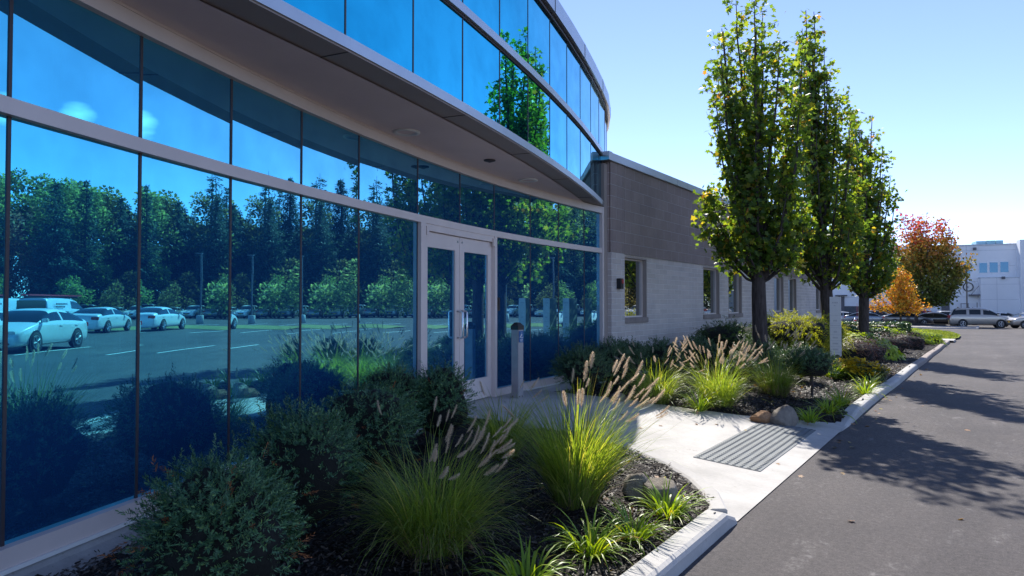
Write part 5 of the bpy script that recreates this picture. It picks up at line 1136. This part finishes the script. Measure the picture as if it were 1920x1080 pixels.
# gas pipes by the wall
xg, _ = fpt(1812, 565); pg = thing('gas_pipes', 'grey gas meter pipework against the white building', 'pipework'); pg.parent = None
pg.location = fb.matrix_world @ Vector((0, 0, 0)); bpy.context.view_layer.update(); pg.location = fb.matrix_world @ Vector((xg, -.9, 0)); pg.rotation_euler = (0, 0, FR)
mb = MB()
for (xx, hh) in ((-1.3, 1.9), (-.8, 2.6), (0, 2.5), (.5, 2.1), (1.0, 2.7)): mb.tube([(xx, 0, 0), (xx, 0, hh)], .05, 6)
mb.tube([(-1.3, 0, 1.9), (1.0, 0, 1.9)], .05, 6); mb.tube([(-.8, 0, 2.55), (.1, 0, 2.55)], .05, 6); mb.tube([(-1.3, 0, 1.2), (.6, 0, 1.2)], .05, 6); mb.build('pipe_run', POSTM, pg)
mb = MB(); mb.box(-.2, .15, -.2, .2, 1.5, 2.1); mb.build('meter', FDOOR, pg, bevel=.03)
# person walking along the white building
x, y, _ = at(1794, 569, 84); pz = gzf(x, y) + .35
pr = thing('person', 'person in a dark blue jacket walking along the white building, head bowed', 'person', (x, y, pz), rz_of(*camdir(.9, .2)))
sk = [(0, 0, .95, .13), (0, 0, 1.15, .145), (.03, 0, 1.38, .15), (.07, 0, 1.50, .06), (.13, 0, 1.60, .085), (.14, 0, 1.70, .085),
      (.0, .1, .90, .10), (.14, .10, .50, .065), (.05, .10, .08, .05), (.17, .10, .03, .04), (.0, -.1, .90, .10), (-.06, -.10, .48, .065), (-.30, -.10, .12, .05), (-.2, -.10, .05, .04),
      (.02, .20, 1.38, .06), (-.06, .24, 1.12, .048), (.06, .24, .90, .038), (.02, -.20, 1.38, .06), (.10, -.24, 1.12, .048), (.26, -.22, .96, .038)]
ed = [(0, 1), (1, 2), (2, 3), (3, 4), (4, 5), (0, 6), (6, 7), (7, 8), (8, 9), (0, 10), (10, 11), (11, 12), (12, 13), (2, 14), (14, 15), (15, 16), (2, 17), (17, 18), (18, 19)]
me = bpy.data.meshes.new('body'); me.from_pydata([s[:3] for s in sk], ed, []); bo = bpy.data.objects.new('body', me); COL.objects.link(bo); bo.parent = pr
md = bo.modifiers.new('skin', 'SKIN'); me.skin_vertices[0].data[0].use_root = True
for i, s in enumerate(sk): me.skin_vertices[0].data[i].radius = (s[3], s[3])
bo.modifiers.new('sub', 'SUBSURF').levels = 1
me.materials.append(plain('navy_clothing', (.012, .02, .07), .8))
mb = MB(); mb.lathe([(.03, -.09), (.085, -.02), (.09, .05), (.06, .10), (.01, .115)], 12, 0, (.14, 0, 1.70)); mb.build('hair', BLACK, pr, True)

# ================================================================== TREES BEYOND THE FRONT CAR PARK (mirrored)
def broad_proto(seed, H, R, mat, lab, nm, n=2600, ls=.50, zc=.28, nb=26, off=(0, 0)):
    global RNG
    RNG = np.random.default_rng(seed); root = thing(nm, lab, 'tree'); r = random.Random(seed); C = []
    for i in range(nb):
        h = r.uniform(0, 1); rr = R * math.sqrt(max(.05, 1 - (h * 1.5 - .55) ** 2)) * r.uniform(.25, .85); a = r.uniform(0, 6.28); C.append((cos(a) * rr + off[0] * h * R, sin(a) * rr + off[1] * h * R, H * (zc + (1 - zc) * h * r.uniform(.8, 1.0)), R * (r.uniform(.24, .42) if nb > 20 else r.uniform(.16, .52))))
    C = np.array(C); idx = RNG.integers(0, len(C), n); d = RNG.normal(size=(n, 3)); d /= np.linalg.norm(d, axis=1, keepdims=True)
    P = C[idx, :3] + d * (C[idx, 3] * RNG.uniform(.35, 1.05, n) ** .6)[:, None] * np.array([1, 1, 1.15]); V, Q = leaves(P, ls, OVAL_SH if ls > .4 else QUAD_SH, .3, d); mesh_obj('crown', V, Q, mat, root)
    mb = MB(); mb.tube([(0, 0, -.2), (.1, 0, H * .3), (0, .1, H * .8)], [H * .018, H * .014, H * .004], 8)
    for c in C[::3]: mb.tube([(0, 0, H * .28), (c[0] * .5, c[1] * .5, c[2] * .7), (c[0], c[1], c[2])], [H * .007, H * .005, .02], 5)
    mb.build('trunk', BARK, root); return root
def conifer_proto(seed, H, R, lab, sparse=0):
    global RNG
    RNG = np.random.default_rng(seed); root = thing('conifer_tree', lab, 'tree'); r = random.Random(seed); PV = []; D = []
    z = H * .07
    while z < H * .985:
        h = z / H; nb = 9 if h < .7 else 6
        for k in range(nb):
            a = r.uniform(0, 6.28); L = R * (1 - h) ** .82 * r.uniform(.6, 1.12) + .18
            if sparse and r.random() < .3: continue
            m = int(6 + L * 10); t = np.linspace(.12, 1, m) + RNG.normal(size=m) * .02; dz = -L * .22 * t + .16 * L * t ** 2.4
            p = np.stack([cos(a) * L * t, sin(a) * L * t, z + dz], 1) + RNG.normal(size=(m, 3)) * (.10 + .07 * L * np.sin(PI * t))[:, None]; PV.append(p); D.append(np.tile([cos(a) * .7, sin(a) * .7, -.25], (m, 1)))
        z += H * (.022 + .006 * r.random()) * (1.5 if sparse else 1)
    P = np.concatenate(PV); Dv = np.concatenate(D); V, Q = leaves(P, .42 if not sparse else .38, QUAD_SH * np.array([.55, 1]), .6, Dv); mesh_obj('crown', V, Q, FARC, root)
    mb = MB(); mb.tube([(0, 0, -.2), (0, 0, H * .5), (0, 0, H)], [H * .014, H * .009, .02], 8); mb.build('trunk', BARK, root); return root
PB = [broad_proto(201, 20.5, 5.2, FARD, '', 'broadleaf_tree', 5200, .55), broad_proto(202, 19, 4.6, FARD, '', 'broadleaf_tree', 5000, .55), broad_proto(203, 14, 4.8, FARR, '', 'russet_tree', 3600, .5, .15), broad_proto(204, 8.6, 2.5, FARL, '', 'light_green_tree', 2300, .42, .16, 13, (.7, .3)), broad_proto(205, 6.2, 3.4, FARD, '', 'spreading_tree', 2000, .44, .18, 10, (-.9, .6))]
PC = [conifer_proto(211, 20.5, 3.9, ''), conifer_proto(212, 19.5, 3.9, '', 1), conifer_proto(213, 18, 4.9, '')]
ORD = ('first', 'second', 'third', 'fourth', 'fifth', 'sixth', 'seventh', 'eighth', 'ninth', 'tenth', 'eleventh', 'twelfth', 'thirteenth', 'fourteenth', 'fifteenth', 'sixteenth', 'seventeenth', 'eighteenth', 'nineteenth', 'twentieth', '21st', '22nd', '23rd', '24th', '25th', '26th')
used = set()
def far(proto, key, az, D, lab, grp, sc=1.0):
    a = rad(az); x, y = sin(a) * D, cos(a) * D; z = gzf(x, y) - .1; rz = random.uniform(0, 6)
    if key not in used: used.add(key); o = proto; o.location = (x, y, z); o.rotation_euler = (0, 0, rz); o['label'] = lab; o['group'] = grp; o.scale = (sc,) * 3; return o
    return dup(proto, (x, y, z), rz, lab, grp, sc)
rr = random.Random(5)
cnt = {}
GR = {'c': ('conifer', 'conifers beyond the front car park'), 'b': ('tall broadleaf tree', 'broadleaf trees beyond the front car park'), 'r': ('russet bushy tree', 'russet trees beyond the front car park'), 'l': ('small tree', 'small trees by the front car park')}
HT = {'c0': 20.5, 'c1': 19.5, 'c2': 18, 'b0': 20.5, 'b1': 19, 'r0': 14, 'l0': 8.6, 'l1': 6.2}; PR = {'c0': PC[0], 'c1': PC[1], 'c2': PC[2], 'b0': PB[0], 'b1': PB[1], 'r0': PB[2], 'l0': PB[3], 'l1': PB[4]}
def mir(key, k, px, D, py):
    """tree whose top is mirrored at (px, py) in pane k, D metres along the sight line"""
    x, y, z = refl(k, px, py, D); g = gzf(x, y) - .1; c = key[0]; cnt[c] = cnt.get(c, -1) + 1; nm, grp = GR[c]
    ad = {'c0': 'dense dark ', 'c1': 'sparse open ', 'c2': 'wide dark ', 'b0': 'full ', 'b1': 'upright ', 'r0': '', 'l0': 'light green ', 'l1': 'spreading '}[key]
    lab = f'{ad}{nm} mirrored in the glass, {ORD[cnt[c]]} of its kind from the left'; sc = (z - g) / HT[key]; rz = rr.uniform(0, 6)
    if key not in used: used.add(key); o = PR[key]; o.location = (x, y, g); o.rotation_euler = (0, 0, rz); o['label'] = lab; o['group'] = grp; o.scale = (sc,) * 3
    else: dup(PR[key], (x, y, g), rz, lab, grp, sc)
for key, k, px, D, py in (
    ('b0', 0, -330, 96, 330), ('b1', 0, -250, 104, 345), ('b0', 0, -180, 96, 315), ('b0', 0, -110, 100, 330), ('b1', 0, -45, 106, 340), ('b0', 0, 20, 100, 322), ('b0', 0, 75, 104, 335), ('b1', 0, 118, 112, 352), ('b1', 0, 160, 114, 344), ('b1', 0, 200, 116, 350),
    ('b1', 1, 285, 122, 352), ('b1', 1, 312, 124, 372), ('b1', 1, 372, 128, 430), ('b1', 1, 430, 126, 425), ('b0', 3, 580, 128, 430), ('b1', 3, 625, 128, 440), ('b1', 4, 700, 128, 430), ('b1', 4, 765, 126, 430), ('b0', 5, 800, 122, 385), ('b1', 7, 900, 118, 375), ('b0', 8, 960, 112, 378),
    ('r0', 0, -140, 88, 440), ('r0', 0, -60, 86, 400), ('r0', 0, 12, 92, 395), ('r0', 0, 60, 88, 470), ('r0', 0, 104, 94, 405),
    ('c0', 0, 238, 106, 382), ('c2', 1, 335, 106, 374), ('c1', 1, 398, 108, 326), ('c0', 1, 426, 116, 350), ('c0', 1, 366, 120, 392), ('c1', 3, 606, 118, 365), ('c0', 3, 640, 114, 338), ('c2', 3, 668, 106, 380), ('c1', 4, 706, 110, 330), ('c0', 4, 744, 116, 338), ('c1', 4, 772, 110, 326), ('c2', 5, 815, 110, 385), ('c0', 7, 895, 108, 372), ('c2', 8, 950, 106, 380),
    ('l0', 0, 200, 94, 474), ('l1', 0, 240, 92, 520), ('l1', 1, 338, 90, 540), ('l1', 1, 404, 98, 495), ('l0', 4, 735, 94, 505), ('l1', 5, 822, 92, 498), ('l0', 8, 955, 90, 515)):
    mir(key, k, px, D, py)

# ================================================================== LITTER AND CHIPS
def scatter(name, n, region, mat, size, shape, seed, label=None, zoff=.012):
    global RNG
    RNG = np.random.default_rng(seed); P = []
    while len(P) < n:
        x, y = region(RNG)
        if not inwalk(x, y, .06) and x < -1.63: P.append((x, y, bzf(x, y) + zoff + RNG.uniform(0, .02)))
    P = np.array(P); V, Q = leaves(P, size, shape, 1.2, None, .1); return mesh_obj(name, V, Q, mat)
CHS = np.array([(0, 0), (.16, .1), (.14, .9), (0, 1), (-.15, .85), (-.13, .15)])
def near(r): return r.uniform(-3.9, -1.62), r.uniform(.8, 6.3)
def farb(r): return r.uniform(-5.3, -1.62), 8.3 + 18 * r.uniform(0, 1) ** 1.6
struct(scatter('bark_chips', 26000, near, CHIP, .034, CHS, 301), 'stuff'); struct(scatter('bark_chips', 30000, farb, CHIP, .05, CHS, 302), 'stuff')
struct(scatter('leaf_litter', 130, near, LITTER, .055, MAPLE_SH, 303), 'stuff'); struct(scatter('leaf_litter', 260, farb, LITTER, .07, MAPLE_SH, 304), 'stuff')
RNG = np.random.default_rng(305); n = 70; xx = np.concatenate([RNG.uniform(-1.42, -1.2, 30), RNG.uniform(-1.2, 4, 26), RNG.uniform(-4, -1.6, 14)]); yy = np.concatenate([RNG.uniform(3, 20, 30), RNG.uniform(3, 14, 26), RNG.uniform(6.4, 8.5, 14)])
zz = np.where(xx < -1.46, wz(xx), gz(xx, yy)) + .012; V, Q = leaves(np.stack([xx, yy, zz], 1), .06, MAPLE_SH, 2.5, None, .15); struct(mesh_obj('leaf_litter', V, Q, LITTER), 'stuff')
# grass blades on the lawn
RNG = np.random.default_rng(306); P = []
while len(P) < 9000:
    x, y = RNG.uniform(-7, -1.3), 41.1 + 26 * RNG.uniform(0, 1) ** 1.3
    if x < np.interp(y, [41, 44, 49, 56, 62, 67.5], [-1.55, -1.3, -1.35, -1.95, -3.25, -5.4]): P.append((x, y, gzf(x, y) + .09))
P = np.array(P); n = len(P); V, Q, _, _ = ribbons(P, RNG.uniform(0, 6.28, n), np.full(n, 1.35), RNG.uniform(.1, .8, n), RNG.uniform(.05, .11, n), np.full(n, .03), 2); struct(mesh_obj('lawn_blades', V, Q, BLADE), 'stuff')
# twigs at the foundation
bpy.context.view_layer.update()
print('objects', len(bpy.data.objects), 'cars', c1.location[:], c2.location[:], 'rz', c1.rotation_euler[2], c2.rotation_euler[2])
